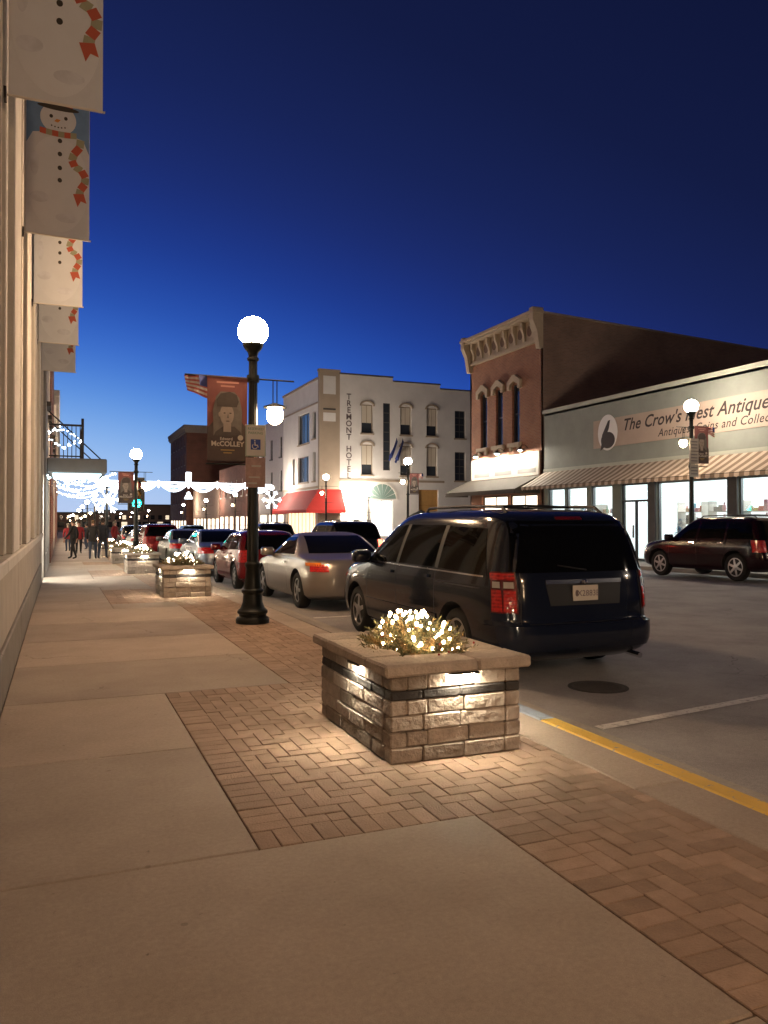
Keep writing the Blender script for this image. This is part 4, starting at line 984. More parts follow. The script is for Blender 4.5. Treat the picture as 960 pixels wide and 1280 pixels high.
# dark shed awning
A2=thing('awning','dark olive shed awning over the brick building shopfront','awning',(0,0,0))
aw2=mat('awning_dark',(.07,.058,.045),.8,var=.2,scale=3)
mb=MB(); mb.add([FX(b0+.1,.09,3.62),FX(b1+.1,.09,3.62),FX(b1+.1,1.5,2.95),FX(b0+.1,1.5,2.95),FX(b1+.1,1.5,2.75),FX(b0+.1,1.5,2.75)],[(0,1,2,3),(3,2,4,5)]); mb.build('cloth',mat('awning_olive',(.075,.062,.048),.8,var=.15,scale=3),A2)
for yy in (b0+.1,b1+.1):
    mb=MB(); mb.add([FX(yy,.09,3.62),FX(yy,1.5,2.95),FX(yy,1.5,2.75),FX(yy,.09,2.75)],[(0,1,2,3)]); mb.build('end_flap',aw2,A2)
mb=MB(); mb.tube([FX(b0+.12,1.48,2.78),FX(b1+.08,1.48,2.78)],.015); [mb.tube([FX(q,.003,2.9),FX(q,1.48,2.78)],.012) for q in (b0+.3,(b0+b1)/2,b1-.1)]; mb.build('frame',dark_metal,A2)

# ================================================================== HOTEL
HT=thing('hotel','pale three-storey hotel with vertical lettering on the street corner','building',(0,0,0))
pale=mat('hotel_paint',(.64,.63,.62),.8,var=.12,scale=.7,bump=.1,fine=.04); tanp=mat('hotel_tan',(.33,.27,.21),.8,var=.12,scale=.9)
HY=66.0; gH=gz(78)-.3; FH=face_y(HY,-1); X0,X1=XF,40.0
wins=[(25.5,1),(29.3,1),(31.95,1)]
holes=[]
for cx,_ in wins: holes += [(cx-.55,cx+.55,9.3,11.9),(cx-.55,cx+.55,5.55,8.3)]
holes += [(27.05,27.75,6.0,12.1)]
for cx in (34.9,38.0): holes += [(cx-.55,cx+.55,9.2,11.8),(cx-.55,cx+.55,5.2,7.9)]
holes += [(23.0,25.6,.2,3.6),(25.9,28.0,.0,3.3),(30.6,32.6,.0,4.3)]
mb=MB(); holed_wall(mb,FH,X0+1.9,X1,gH,13.7,holes,depth=.35)
mb.fbox(FH,X0+1.9,X1,-12,-.36,gH,13.6)
mb.fbox(FH,X0+1.9,28.0,-.35,-.002,13.701,14.45); mb.fbox(FH,28.0,32.8,-.35,-.002,13.701,14.1)
mb.build('wall',pale,HT)
mb=MB(); mb.fbox(FH,X0+1.85,28.05,-.4,.05,14.451,14.58); mb.fbox(FH,28.06,32.85,-.4,.05,14.101,14.22); mb.fbox(FH,32.86,X1,-.4,.05,13.701,13.82); mb.build('coping',dark_trim,HT)
# tan corner pier
mb=MB(); mb.fbox(FH,X0,X0+1.898,-.4,.03,gH,14.6); mb.fbox(FH,X0-.05,X0+1.95,-.45,.08,14.601,14.8); cpier=mb.build('corner_pier',tanp,HT)
for z0,z1,m_ in ((12.6,14.2,pale),(11.2,11.35,dark_trim),(10.2,10.95,pale),(9.1,9.9,tanp)):
    mb=MB(); mb.fbox(FH,X0+.35,X0+1.5,.032,.06,z0,z1); mb.build('pier_panel',m_,cpier)
for cx,_ in wins:
    for z0,z1 in ((9.3,11.9),(5.55,8.3)):
        w=window(HT,FH,cx-.55,cx+.55,z0,z1,tanp,pane_dk,dep=.2,rails=0,sill=tanp)
        mb=MB(); mb.fbox(FH,cx-.45,cx+.45,-.20,-.17,z0+.95,z1-.1); mb.build('blind',mat('blind',(.55,.50,.42),.8),w)
        mb=MB(); mb.fbox(FH,cx-.03,cx+.03,-.168,-.155,z0+.95,z1-.1); mb.build('mullion',tanp,w)
        mb=MB(); arc=[(cx+.72*math.cos(R(a)),z1-.15+.5*math.sin(R(a))) for a in range(0,181,15)]; arc2=[(cx+.56*math.cos(R(a)),z1-.15+.36*math.sin(R(a))) for a in range(180,-1,-15)]
        n=len(arc)
        for i in range(n-1): mb.prism([arc[i],arc[i+1],arc2[n-2-i],arc2[n-1-i]],.003,.12,FH)
        mb.build('hood',tanp,w)
w=window(HT,FH,27.05,27.75,6.0,12.1,dark_trim,pane_dk,dep=.1,rails=6)
for cx in (34.9,38.0):
    for z0,z1 in ((9.2,11.8),(5.2,7.9)): window(HT,FH,cx-.55,cx+.55,z0,z1,dark_trim,pane_dk,dep=.15,rails=3,stiles=1,sill=tanp)
window(HT,FH,23.0,25.6,.2,3.6,dark_trim,emis('hotel_lit',(1,.88,.68),6),dep=.2,rails=1,stiles=2,name='lobby_window')
window(HT,FH,25.9,28.0,.0,3.3,white_trim,LITWHITE,dep=.2,rails=0,stiles=1,name='door')
window(HT,FH,30.6,32.6,.0,4.3,mat('ochre_wood',(.36,.19,.06),.7,var=.2),mat('ochre_panel',(.42,.24,.08),.7,var=.2),dep=.2,rails=2,name='wood_door')
# fan light over the door
FL=MB()
for i in range(8): FL.prism([(26.95,3.4)]+[(26.95+1.35*math.cos(R(a)),3.4+1.35*math.sin(R(a))) for a in (i*22.5+1.5,i*22.5+11,i*22.5+21)],.01,.05,FH)
FL.build('fan_light',mat('fan_glass',(.18,.26,.24),.3),HT)
mb=MB(); arc=[(26.95+1.55*math.cos(R(a)),3.4+1.55*math.sin(R(a))) for a in range(0,181,15)]; arc2=[(26.95+1.37*math.cos(R(a)),3.4+1.37*math.sin(R(a))) for a in range(180,-1,-15)]
for i in range(12): mb.prism([arc[i],arc[i+1],arc2[11-i],arc2[12-i]],.003,.1,FH)
mb.build('fan_arch',white_trim,HT)
mb=MB(); mb.fbox(FH,X0+1.92,33.2,.003,.10,4.95,5.15); mb.build('string_course',tanp,HT)
lt=mat('hotel_letter',(.10,.075,.08),.7)
zz=12.75
for ch in 'TREMONT HOTEL':
    if ch==' ': zz-=.45; continue
    text_on('letter',HT,ch,.72,lt,FH,23.75,.02,zz-.5,align='CENTER',offset=.012); zz-=.60
# street-side face of the hotel
FS=face_x(XF,-1)
holes=[(69.0,72.6,8.6,11.4),(67.0,68.0,8.8,11.2),(69.2,72.6,5.0,7.4),(67.1,67.9,5.0,7.6),(73.8,74.5,5.0,7.4),(67.2,77.0,.1,2.4)]
mb=MB(); holed_wall(mb,FS,HY+.4,78,gH,13.9,holes,depth=.35); mb.build('street_wall',pale,HT)
mb=MB(); mb.fbox(FS,HY+.42,78,.003,.12,13.9,14.1); mb.fbox(FS,HY+.42,78,.003,.1,4.3,4.5); mb.fbox(FS,HY+.42,78,.003,.05,11.8,11.95); mb.build('band',tanp,HT)
for h in holes[:5]: window(HT,FS,*h,dark_trim,pane_blue,dep=.2,rails=0,stiles=2 if h[1]-h[0]>2 else 0,sill=tanp)
window(HT,FS,*holes[5],dark_trim,emis('shop_warm',(1,.72,.42),1.6),dep=.25,rails=0,stiles=7,name='shop_window')
# red awning wrapping the corner
RA=thing('awning','bright red shed awning round the hotel corner shop','awning',(0,0,0))
redc=mat('awning_red',(.50,.035,.03),.8,var=.1,scale=2)
mb=MB(); zt,zf=4.2,2.4
mb.add([FS(HY-.04,.06,zt),FS(76.5,.06,zt),FS(76.5,1.6,zf),FS(HY-1.4,1.6,zf)],[(0,1,2,3)]); mb.add([FH(X0-.06,.06,zt),FH(X0+2.0,.06,zt),FH(X0+2.0,1.4,zf),FH(X0-1.6,1.4,zf)],[(0,1,2,3)])
mb.add([FS(76.5,1.6,zf),FS(HY-1.4,1.6,zf),FS(HY-1.4,1.6,zf-.3),FS(76.5,1.6,zf-.3)],[(0,1,2,3)]); mb.add([FH(X0-1.6,1.4,zf),FH(X0+2,1.4,zf),FH(X0+2,1.4,zf-.3),FH(X0-1.6,1.4,zf-.3)],[(0,1,2,3)]); mb.build('cloth',redc,RA)
mb=MB(); mb.add([FH(X0+2.0,.06,zt),FH(X0+2.0,1.4,zf),FH(X0+2.0,1.4,zf-.3),FH(X0+2.0,.06,zf-.3)],[(0,1,2,3)]); mb.add([FS(76.5,.06,zt),FS(76.5,1.6,zf),FS(76.5,1.6,zf-.3),FS(76.5,.06,zf-.3)],[(0,1,2,3)]); mb.build('end_flap',redc,RA)
# wall lamps that flood the hotel corner, flags on the facade
for k,xx in enumerate((23.6,25.2)):
    G=thing('flood_lamp','%s bright lamp on the hotel wall above the lobby'%('left','right')[k],'wall lamp',(0,0,0),group='bright wall lamps on the hotel')
    mb=MB(); mb.tube([FH(xx,.0,3.9),FH(xx,.9,4.0)],.03); mb.build('arm',dark_metal,G)
    mb=MB(); mb.ball(FH(xx,.95,3.9),.28,12,8); mb.build('globe',emis('flood_glow',(1,.88,.72),90),G)
for k,(xx,ln) in enumerate(((28.0,1.7),(28.6,2.0))):
    G=thing('wall_flag','dark blue flag hanging %s on the hotel facade'%('left of the pair','right of the pair')[k],'flag',(0,0,0),group='flags on the hotel facade')
    tip=Vector(FH(xx,1.2,8.9)); root=Vector(FH(xx,.0,7.6)); MB().tube([root,tip],.03).build('pole',white_trim,G)
    mb=MB(); n=6
    for i in range(n):
        a=root.lerp(tip,.2+.8*i/n); b=root.lerp(tip,.2+.8*(i+1)/n); da=ln*(.55+.35*i/n)+.2*math.sin(i*2.1); db=ln*(.55+.35*(i+1)/n)+.2*math.sin((i+1)*2.1); wv=.12*math.sin(i*1.9); wv2=.12*math.sin((i+1)*1.9)
        mb.add([(a.x+wv,a.y,a.z),(b.x+wv2,b.y,b.z),(b.x-.5+wv2,b.y+.1,b.z-db),(a.x-.5+wv,a.y+.1,a.z-da)],[(0,1,2,3)])
    mb.build('cloth',flag_blue,G)

# --- other buildings down the right side
def right_building(label,y0,y1,h,wm,trim,xo=0,lit=LITWIN,front=False,cor=True,ncol=3.0,x1=18):
    B=thing('shop_building',label,'building',(0,0,0),group='buildings down the right side of the street')
    X=XF+xo; f=face_x(X,-1); z0=gz(y1)-.3; holes=[]
    n=max(1,int((y1-y0)/ncol)); st=(y1-y0)/n
    for i in range(n):
        a=y0+i*st; holes.append((a+.3,a+st-.3,gz(y0)+.5,gz(y0)+2.8,'s')); z=4.6
        while z+2.3<h-.6: holes.append((a+st/2-.45,a+st/2+.45,z,z+2.1,'u')); z+=3.5
    mb=MB(); holed_wall(mb,f,y0,y1,z0,h,holes); mb.box(X+.32,X+x1,y0,y1,z0,h-.02)
    for yy in (y0,y1): mb.add([(X,yy,z0),(X+.32,yy,z0),(X+.32,yy,h),(X,yy,h)],[(0,1,2,3)])
    mb.add([(X,y0,h),(X+.32,y0,h),(X+.32,y1,h),(X,y1,h)],[(0,1,2,3)]); mb.build('wall',wm,B)
    for hh in holes: window(B,f,*hh[:4],trim,lit if hh[4]=='s' else pane_dk,sill=trim if hh[4]=='u' else None)
    if cor:
        mb=MB(); mb.cbox(X-.6,X+x1+.1,y0-.5,y1+.1,h,h+.5,.08); mb.cbox(X-.3,X+x1,y0-.25,y1,h-.9,h-.003,.05)
        for k in range(int((y1-y0)/1.1)): mb.box(X-.55,X-.301,y0+.4+k*1.1,y0+.65+k*1.1,h-.6,h-.003)
        for k in range(int(x1/1.1)): mb.box(X+.4+k*1.1,X+.65+k*1.1,y0-.45,y0-.251,h-.6,h-.003)
        mb.build('cornice',trim,B)
    return B
lilac=mat('lilac_paint',(.38,.36,.38),.8,var=.12); 
right_building('grey-lilac three-storey building joined to the hotel',78.1,90,12.2,lilac,dark_trim,.3,cor=False)
right_building('lower brick shop row beyond the hotel',90.1,114,8.6,red_br,white_trim,.2,cor=False)
right_building('low tan shops further down the right side',114.1,138,7.2,mat('tan_shop',(.36,.26,.2),.85,var=.15),white_trim,.2,cor=False)
right_building('tall dark red brick corner block with heavy cornice far down the street',146,168,18.3,red_br,mat('cornice_buff',(.33,.29,.27),.8,var=.1),.2,x1=30,ncol=3.6)
# distant end of the street
rg=random.Random(2); x=-70; ki=0
ords=('first','second','third','fourth','fifth','sixth','seventh','eighth','ninth','tenth','eleventh','twelfth','thirteenth','fourteenth','fifteenth','sixteenth','seventeenth','eighteenth','nineteenth','twentieth')
while x<110:
    w_=rg.uniform(10,16); h_=rg.uniform(5,8.5)
    EB=thing('end_building','%s from the left of the dim blocks closing the far street end'%ords[ki],'building',(x,300,gz(300)),group='dim buildings at the far end of the street'); ki+=1
    mb=MB(); holes=[(.8+2.6*q,2.2+2.6*q,3.3,4.9) for q in range(int((w_-1)/2.6))]+[(.5+2.6*q,2.6+2.6*q,.5,2.5) for q in range(int((w_-1)/2.6))]; f_=face_y(0,-1)
    holed_wall(mb,f_,0,w_-.1,-.5,h_,holes); mb.box(0,w_-.1,.35,12,-.5,h_-.02); mb.build('wall',mat('dim_brick',(.30,.22,.19),.9,var=.3),EB)
    for qi,q in enumerate(holes): window(EB,f_,*q,dark_trim,(emis('far_lit_pane',(1,.80,.55),1.1) if (qi*5+ki*3)%4==0 else pane_dk))
    mb=MB(); mb.box(-.1,w_,-.3,.4,h_,h_+.4); mb.build('cornice',dark_trim,EB); x+=w_

# ================================================================== VEHICLES
def interp(tab,z,col):
    zs=[r[0] for r in tab]
    # smooth (Catmull-like, monotone) interpolation
    if z<=zs[0]: return tab[0][col]
    if z>=zs[-1]: return tab[-1][col]
    i=max(k for k in range(len(zs)-1) if zs[k]<=z)
    def m(k):
        if k<=0 or k>=len(zs)-1: return 0.0 if False else ((tab[min(k+1,len(zs)-1)][col]-tab[max(k-1,0)][col])/(zs[min(k+1,len(zs)-1)]-zs[max(k-1,0)]))
        d0=(tab[k][col]-tab[k-1][col])/(zs[k]-zs[k-1]); d1=(tab[k+1][col]-tab[k][col])/(zs[k+1]-zs[k])
        if d0*d1<=0: return 0.0
        return 2*d0*d1/(d0+d1)
    h=zs[i+1]-zs[i]; t=(z-zs[i])/h
    return (2*t**3-3*t*t+1)*tab[i][col]+(t**3-2*t*t+t)*h*m(i)+(-2*t**3+3*t*t)*tab[i+1][col]+(t**3-t*t)*h*m(i+1)
class Shape:
    def __init__(s,tab,nr=6.0,nf=4.2,ny=11.0): s.tab=tab; s.nr=nr; s.nf=nf; s.ny=ny; s.cache={}
    def prm(s,z): 
        yr=interp(s.tab,z,1); yf=interp(s.tab,z,2); w=interp(s.tab,z,3); return (yr+yf)/2,(yf-yr)/2,w
    def W(s,y,z):
        c,l,w=s.prm(z); q=min(abs((y-c)/l),1.0); n=s.nr if y<c else s.nf
        return w*(max(1-q**s.ny,0))**(1/n)
    def YR(s,x,z): c,l,w=s.prm(z); q=min(abs(x)/w,1.0); return c-l*(max(1-q**s.nr,0))**(1/s.ny)
    def YF(s,x,z): c,l,w=s.prm(z); q=min(abs(x)/w,1.0); return c+l*(max(1-q**s.nf,0))**(1/s.ny)
    def outline(s,z,M=96):
        key=(round(z,5),M)
        if key in s.cache: return s.cache[key]
        c,l,w=s.prm(z); pts=[]
        for i in range(721):
            a=-math.pi/2+2*math.pi*i/720
            ca,sa=math.cos(a),math.sin(a); n=s.nr if sa<0 else s.nf
            x=-w*math.copysign(abs(ca)**(2/n),ca) if abs(ca)>1e-9 else 0; y=c+l*math.copysign(abs(sa)**(2/s.ny),sa) if abs(sa)>1e-9 else c
            pts.append((x,y))
        P=np.array(pts); d=np.r_[0,np.cumsum(np.hypot(*np.diff(P,axis=0).T))]; tt=np.linspace(0,d[-1],M+1)[:-1]
        out=np.c_[np.interp(tt,d,P[:,0]),np.interp(tt,d,P[:,1])]; s.cache[key]=(out,P,d); return s.cache[key]
    def S(s,f,z,side=-1):
        """point at arc distance f (metres) from the rear centre, going round to the left (side -1) or right"""
        _,P,d=s.outline(z); x=float(np.interp(f,d,P[:,0])); y=float(np.interp(f,d,P[:,1])); return (x if side<0 else -x, y, z)
def body_mesh(sh,m,rows,axles,wr,name):
    M=96; mb=MB(); zs=rows
    for z in zs:
        o,_,_=sh.outline(z,M); mb.v += [(float(x),float(y),z) for x,y in o]
    for r in range(len(zs)-1):
        for i in range(M):
            j=(i+1)%M; mb.f.append((r*M+i,r*M+j,(r+1)*M+j,(r+1)*M+i)); mb.mi.append(0)
    mb.f.append(tuple(range(M))[::-1]); mb.mi.append(0); mb.f.append(tuple((len(zs)-1)*M+i for i in range(M))); mb.mi.append(0)
    me=mb.mesh(name,[m,tyre_m]); o=bpy.data.objects.new('tmp_body',me); COL.objects.link(o)
    cut=MB()
    for ay in axles:
        for sx in (-1,1):
            Mx=Matrix.Translation((sx*.80,ay,wr+.01))@Matrix.Rotation(R(90),4,'Y'); cut.lathe([(wr+.065,-.30),(wr+.065,.30)],32,M=Mx,mi=0)
    cm=cut.mesh('cut',[tyre_m]); co=bpy.data.objects.new('tmp_cut',cm); COL.objects.link(co)
    md=o.modifiers.new('b','BOOLEAN'); md.operation='DIFFERENCE'; md.solver='EXACT'; md.object=co; md.material_mode='TRANSFER'
    dg=bpy.context.evaluated_depsgraph_get(); dg.update(); nm=bpy.data.meshes.new_from_object(o.evaluated_get(dg)); nm.name=name
    bpy.data.objects.remove(o); bpy.data.objects.remove(co)
    nm.polygons.foreach_set('use_smooth',[True]*len(nm.polygons)); nm.set_sharp_from_angle(angle=R(32)); return nm
def lens_mat(name,c1,c2):
    m,n,l,b=nodes_of(name); geo=n.new('ShaderNodeNewGeometry'); v=n.new('ShaderNodeTexVoronoi'); v.inputs['Scale'].default_value=26; l.new(geo.outputs['Position'],v.inputs['Vector'])
    w=n.new('ShaderNodeTexWave'); w.bands_direction='Z'; w.inputs['Scale'].default_value=9; w.inputs['Distortion'].default_value=1.5; l.new(geo.outputs['Position'],w.inputs['Vector'])
    ad=n.new('ShaderNodeMath'); ad.operation='MULTIPLY_ADD'; ad.inputs[1].default_value=.6; l.new(w.outputs['Fac'],ad.inputs[0]); l.new(v.outputs['Distance'],ad.inputs[2])
    mx=n.new('ShaderNodeMix'); mx.data_type='RGBA'; mx.inputs[6].default_value=(*c2,1); mx.inputs[7].default_value=(*c1,1); l.new(ad.outputs[0],mx.inputs[0]); l.new(mx.outputs[2],b.inputs['Base Color'])
    b.inputs['Roughness'].default_value=.15; b.inputs['Coat Weight'].default_value=1; bp=n.new('ShaderNodeBump'); bp.inputs['Strength'].default_value=.5; bp.inputs['Distance'].default_value=.01; l.new(v.outputs['Distance'],bp.inputs['Height']); l.new(bp.outputs[0],b.inputs['Normal'])
    MATS[name]=m; return m
tyre_m=mat('tyre_rubber',(.012,.012,.012),.85); rim_m=mat('alloy_rim',(.45,.45,.46),.3,metal=.9)
auto_glass=mat('auto_glass',(.004,.0045,.005),.04,spec=.16); trim_black=mat('trim_black',(.01,.01,.011),.5)
def see_auto(name): return auto_glass
red_lens=lens_mat('red_lens',(.62,.015,.014),(.16,.004,.006)); clear_lens=mat('clear_lens',(.55,.5,.48),.12,coat=1.0); amber_lens=mat('amber_lens',(.7,.2,.02),.12,coat=1.0)
head_lens=mat('head_lens',(.6,.62,.65),.1,coat=1.0)
brake_on=emis('brake_light_on',(1,.06,.03),14)
plate_m=mat('plate_white',(.66,.62,.55),.5)
def quad_patch(fn,c,off=.004,nu=8,nv=6,skirt=.02):
    """thin solid sheet lying on a surface; fn(a,b)->point, c=4 corners (a,b) in order bl,br,tr,tl"""
    g=[]
    for j in range(nv+1):
        for i in range(nu+1):
            u,v=i/nu,j/nv
            a=(1-u)*(1-v)*c[0][0]+u*(1-v)*c[1][0]+u*v*c[2][0]+(1-u)*v*c[3][0]
            b=(1-u)*(1-v)*c[0][1]+u*(1-v)*c[1][1]+u*v*c[2][1]+(1-u)*v*c[3][1]
            g.append((a,b))
    P=[]; N=[]
    for a,b in g:
        p=Vector(fn(a,b)); e=.004
        du=Vector(fn(a+e,b))-Vector(fn(a-e,b)); dv=Vector(fn(a,b+e))-Vector(fn(a,b-e)); n=du.cross(dv)
        n=n.normalized() if n.length>1e-12 else Vector((0,0,1)); P.append(p); N.append(n)
    mid=P[len(P)//2]; cen=Vector((0,mid.y*.6,mid.z-.1))
    s=1 if N[len(N)//2].dot(mid-cen)>0 else -1
    top=[p+n*s*off for p,n in zip(P,N)]; w=nu+1; fs=[]
    for j in range(nv):
        for i in range(nu): fs.append((j*w+i,j*w+i+1,(j+1)*w+i+1,(j+1)*w+i))
    ring=[i for i in range(w)]+[j*w+nu for j in range(1,nv+1)]+[nv*w+i for i in range(nu-1,-1,-1)]+[j*w for j in range(nv-1,0,-1)]
    base=len(top); low=[P[k]-N[k]*s*skirt for k in ring]
    for q in range(len(ring)):
        r2=(q+1)%len(ring); fs.append((ring[q],base+q,base+r2,ring[r2]))
    mb=MB(); mb.add(top+low,fs); return mb
def add_patch(T,name,m,fn,c,**k):
    mb=quad_patch(fn,c,**k); return mb.build(name,m,T,smooth=45)
WHEELS={}
def wheel_tree(T,x,y,r,w,style):
    key=(r,w,style)
    if key not in WHEELS:
        t=MB(); hw=w/2
        M=Matrix.Rotation(R(90),4,'Y')
        t.lathe([(r*.66,-hw*.8),(r*.72,-hw),(r*.90,-hw),(r*.97,-hw*.85),(r,-hw*.6),(r,hw*.6),(r*.97,hw*.85),(r*.90,hw),(r*.72,hw),(r*.66,hw*.8)],36,M=M)
        tm=t.mesh('tyre',tyre_m,40)
        rm=MB(); rm.lathe([(r*.58,-hw*.5),(r*.68,-hw*.82),(r*.66,-hw*.86),(r*.60,-hw*.84),(r*.57,-hw*.6),(r*.56,-hw*.3),(.02,-hw*.3)],36,M=M)
        ns=style
        for i in range(ns):
            a=2*math.pi*i/ns; Mr=Matrix.Rotation(a,4,'X')
            rm.add([Mr@Vector(p) for p in [(-hw*.86,-.035,.0),(-hw*.86,.035,.0),(-hw*.80,.028,r*.62),(-hw*.80,-.028,r*.62),(-hw*.5,-.035,.0),(-hw*.5,.035,.0),(-hw*.5,.028,r*.62),(-hw*.5,-.028,r*.62)]],[(0,1,2,3),(7,6,5,4),(0,3,7,4),(1,5,6,2)])
        rm.lathe([(.075,-hw*.5),(.07,-hw*.92),(.04,-hw*.98)],16,M=M)
        # lathe axis points along +X for M; outer side is -X here
        WHEELS[key]=(tm,rm.mesh('rim',rim_m,40))
    tm,rm=WHEELS[key]
    Wh=bpy.data.objects.new('wheel',None); COL.objects.link(Wh); Wh.parent=T; Wh.location=(x,y,r); Wh.empty_display_size=.1
    if x>0: Wh.rotation_euler=(0,0,R(180))
    a=link('tyre',tm,Wh); b=link('rim',rm,Wh); b.rotation_euler=(random.uniform(0,6),0,0) if x<0 else (random.uniform(0,6),0,0)
def rows_of(tab,n=46):
    z0,z1=tab[0][0],tab[-1][0]; base=set(np.round(np.linspace(z0,z1,n),4)); base |= {r[0] for r in tab}
    top=[r[0] for r in tab][-4:]
    for a,b in zip(top,top[1:]): base |= {round(a+(b-a)*k/4,4) for k in range(5)}
    r=sorted(base); out=[r[0]]
    for z in r[1:]:
        if z-out[-1]>.002: out.append(z)
    return out
PAINT={}
def paint(name,col,metal=.35,rough=.28): return mat('paint_'+name,col,rough,metal=metal,coat=.6)
def make_car(name,label,cat,loc,pk,tab,axles,wr,paintm,side_wins,rear_win,front_win,tails,plate_z,plate_x=0,group='vehicles in the street',rails=False,style=5,bump=None,handles=(),mirror=None,rz=0,tail_on=False,nr=6.0,nf=4.2,ny=11.0,seams=(),rub=None,text=None,wipers=True):
    T=thing(name,label,cat,loc,rz,group,rx=SL if loc[1]>14 else 0)
    sh=Shape(tab,nr,nf,ny)
    body=link('body',body_mesh(sh,paintm,rows_of(tab),axles,wr,'body'),T)
    wmax=max(r[3] for r in tab)
    for ay in axles:
        for sx in (-1,1): wheel_tree(T,sx*(min(sh.W(ay,wr+.2),sh.W(ay,wr))-.105),ay,wr,.21,style)
    for sx in (-1,1):
        for c in side_wins:
            w=add_patch(T,'side_window',auto_glass,lambda y,z,sx=sx:(sx*sh.W(y,z),y,z),c)
        for (y,z) in handles:
            h=add_patch(T,'door_handle',chrome if pk=='chrome' else paintm,lambda yy,zz,sx=sx:(sx*sh.W(yy,zz),yy,zz),[(y-.1,z-.018),(y+.1,z-.018),(y+.1,z+.018),(y-.1,z+.018)],off=.028,nu=3,nv=2,skirt=.01)
        for (y,z0,z1,lean) in seams:
            add_patch(T,'door_seam',trim_black,lambda yy,zz,sx=sx:(sx*sh.W(yy,zz),yy,zz),[(y-.004,z0),(y+.004,z0),(y+.004+lean,z1),(y-.004+lean,z1)],off=.0015,nu=1,nv=8,skirt=.004)
        if rub: add_patch(T,'side_moulding',paintm,lambda yy,zz,sx=sx:(sx*sh.W(yy,zz),yy,zz),[(rub[0],rub[2]),(rub[1],rub[2]),(rub[1],rub[3]),(rub[0],rub[3])],off=.014,nu=10,nv=2,skirt=.01)
        if mirror:
            y,z=mirror; x=sh.W(y,z)
            mb=MB(); mb.cbox(sx*x-.02 if sx>0 else -x-.24,sx*x+.24 if sx>0 else -x+.02,y-.05,y+.11,z-.02,z+.15,.035); mb.build('mirror',paintm,T,smooth=50)
    Fr=lambda x,z:(x,sh.YR(x,z),z); Ff=lambda x,z:(x,sh.YF(x,z),z)
    rw=add_patch(T,'rear_window',auto_glass,Fr,rear_win,nu=14)
    add_patch(T,'windscreen',auto_glass,Ff,front_win,nu=14)
    # headlights and grille
    hz=front_win[0][1]-.22
    for sx in (-1,1): add_patch(T,'headlight',head_lens,Ff,[(sx*wmax*.52,hz-.1),(sx*wmax*.90,hz-.06),(sx*wmax*.90,hz+.06),(sx*wmax*.52,hz+.04)],off=.006)
    add_patch(T,'grille',trim_black,Ff,[(-wmax*.48,hz-.14),(wmax*.48,hz-.14),(wmax*.48,hz+.02),(-wmax*.48,hz+.02)],off=.006)
    for sx in (-1,1):
        for nm,m,f0,f1,z0,z1 in tails:
            add_patch(T,nm,(brake_on if tail_on and m is red_lens else m),lambda f,z,sx=sx: sh.S(f,z,sx),[(f0,z0),(f1,z0),(f1-.012*(z1-z0)/.2,z1),(f0,z1)],off=.006 if 'housing' in nm else .011)
    if bump:
        z0,z1,f=bump
        for sx in (-1,1):
            add_patch(T,'bumper',paintm,lambda q,z,sx=sx: sh.S(q,z,sx),[(0,z0),(f,z0),(f,z1),(0,z1)],off=.02,nu=18,nv=4,skirt=.03)
    # licence plate
    py=sh.YR(plate_x,plate_z)-.014
    mb=MB(); mb.cbox(plate_x-.153,plate_x+.153,py-.006,py+.012,plate_z-.078,plate_z+.078,.004); P=mb.build('licence_plate',plate_m,T)
    if text:
        text_on('lettering',P,text,.085,mat('plate_ink',(.14,.10,.14),.6),lambda u,d,z:(u,py-.0075,z),plate_x+.03,0,plate_z-.03,align='CENTER')
        mb=MB(); mb.prism(ell(plate_x-.11,plate_z,.018,.034,14),0,.001,lambda u,d,z:(u,py-.0075-d,z)); mb.build('plate_badge',mat('plate_badge',(.16,.12,.12),.6),P)
    if rails:
        y0,y1,z,xr=rails
        for sx in (-1,1):
            mb=MB(); pts=[(sx*xr,y0,z-.03)]+[(sx*(xr+.0),y0+(y1-y0)*t,z+.035+.015*math.sin(math.pi*t)) for t in (.06,.2,.4,.6,.8,.94)]+[(sx*xr,y1,z-.03)]
            mb.tube(pts,.017); mb.build('roof_rail',dark_metal,T,smooth=50)
        for t in (.3,.72):
            mb=MB(); yy=y0+(y1-y0)*t; mb.tube([(-xr,yy,z+.045),(0,yy,z+.06),(xr,yy,z+.045)],.014); mb.build('cross_bar',dark_metal,T,smooth=50)
    return T,sh
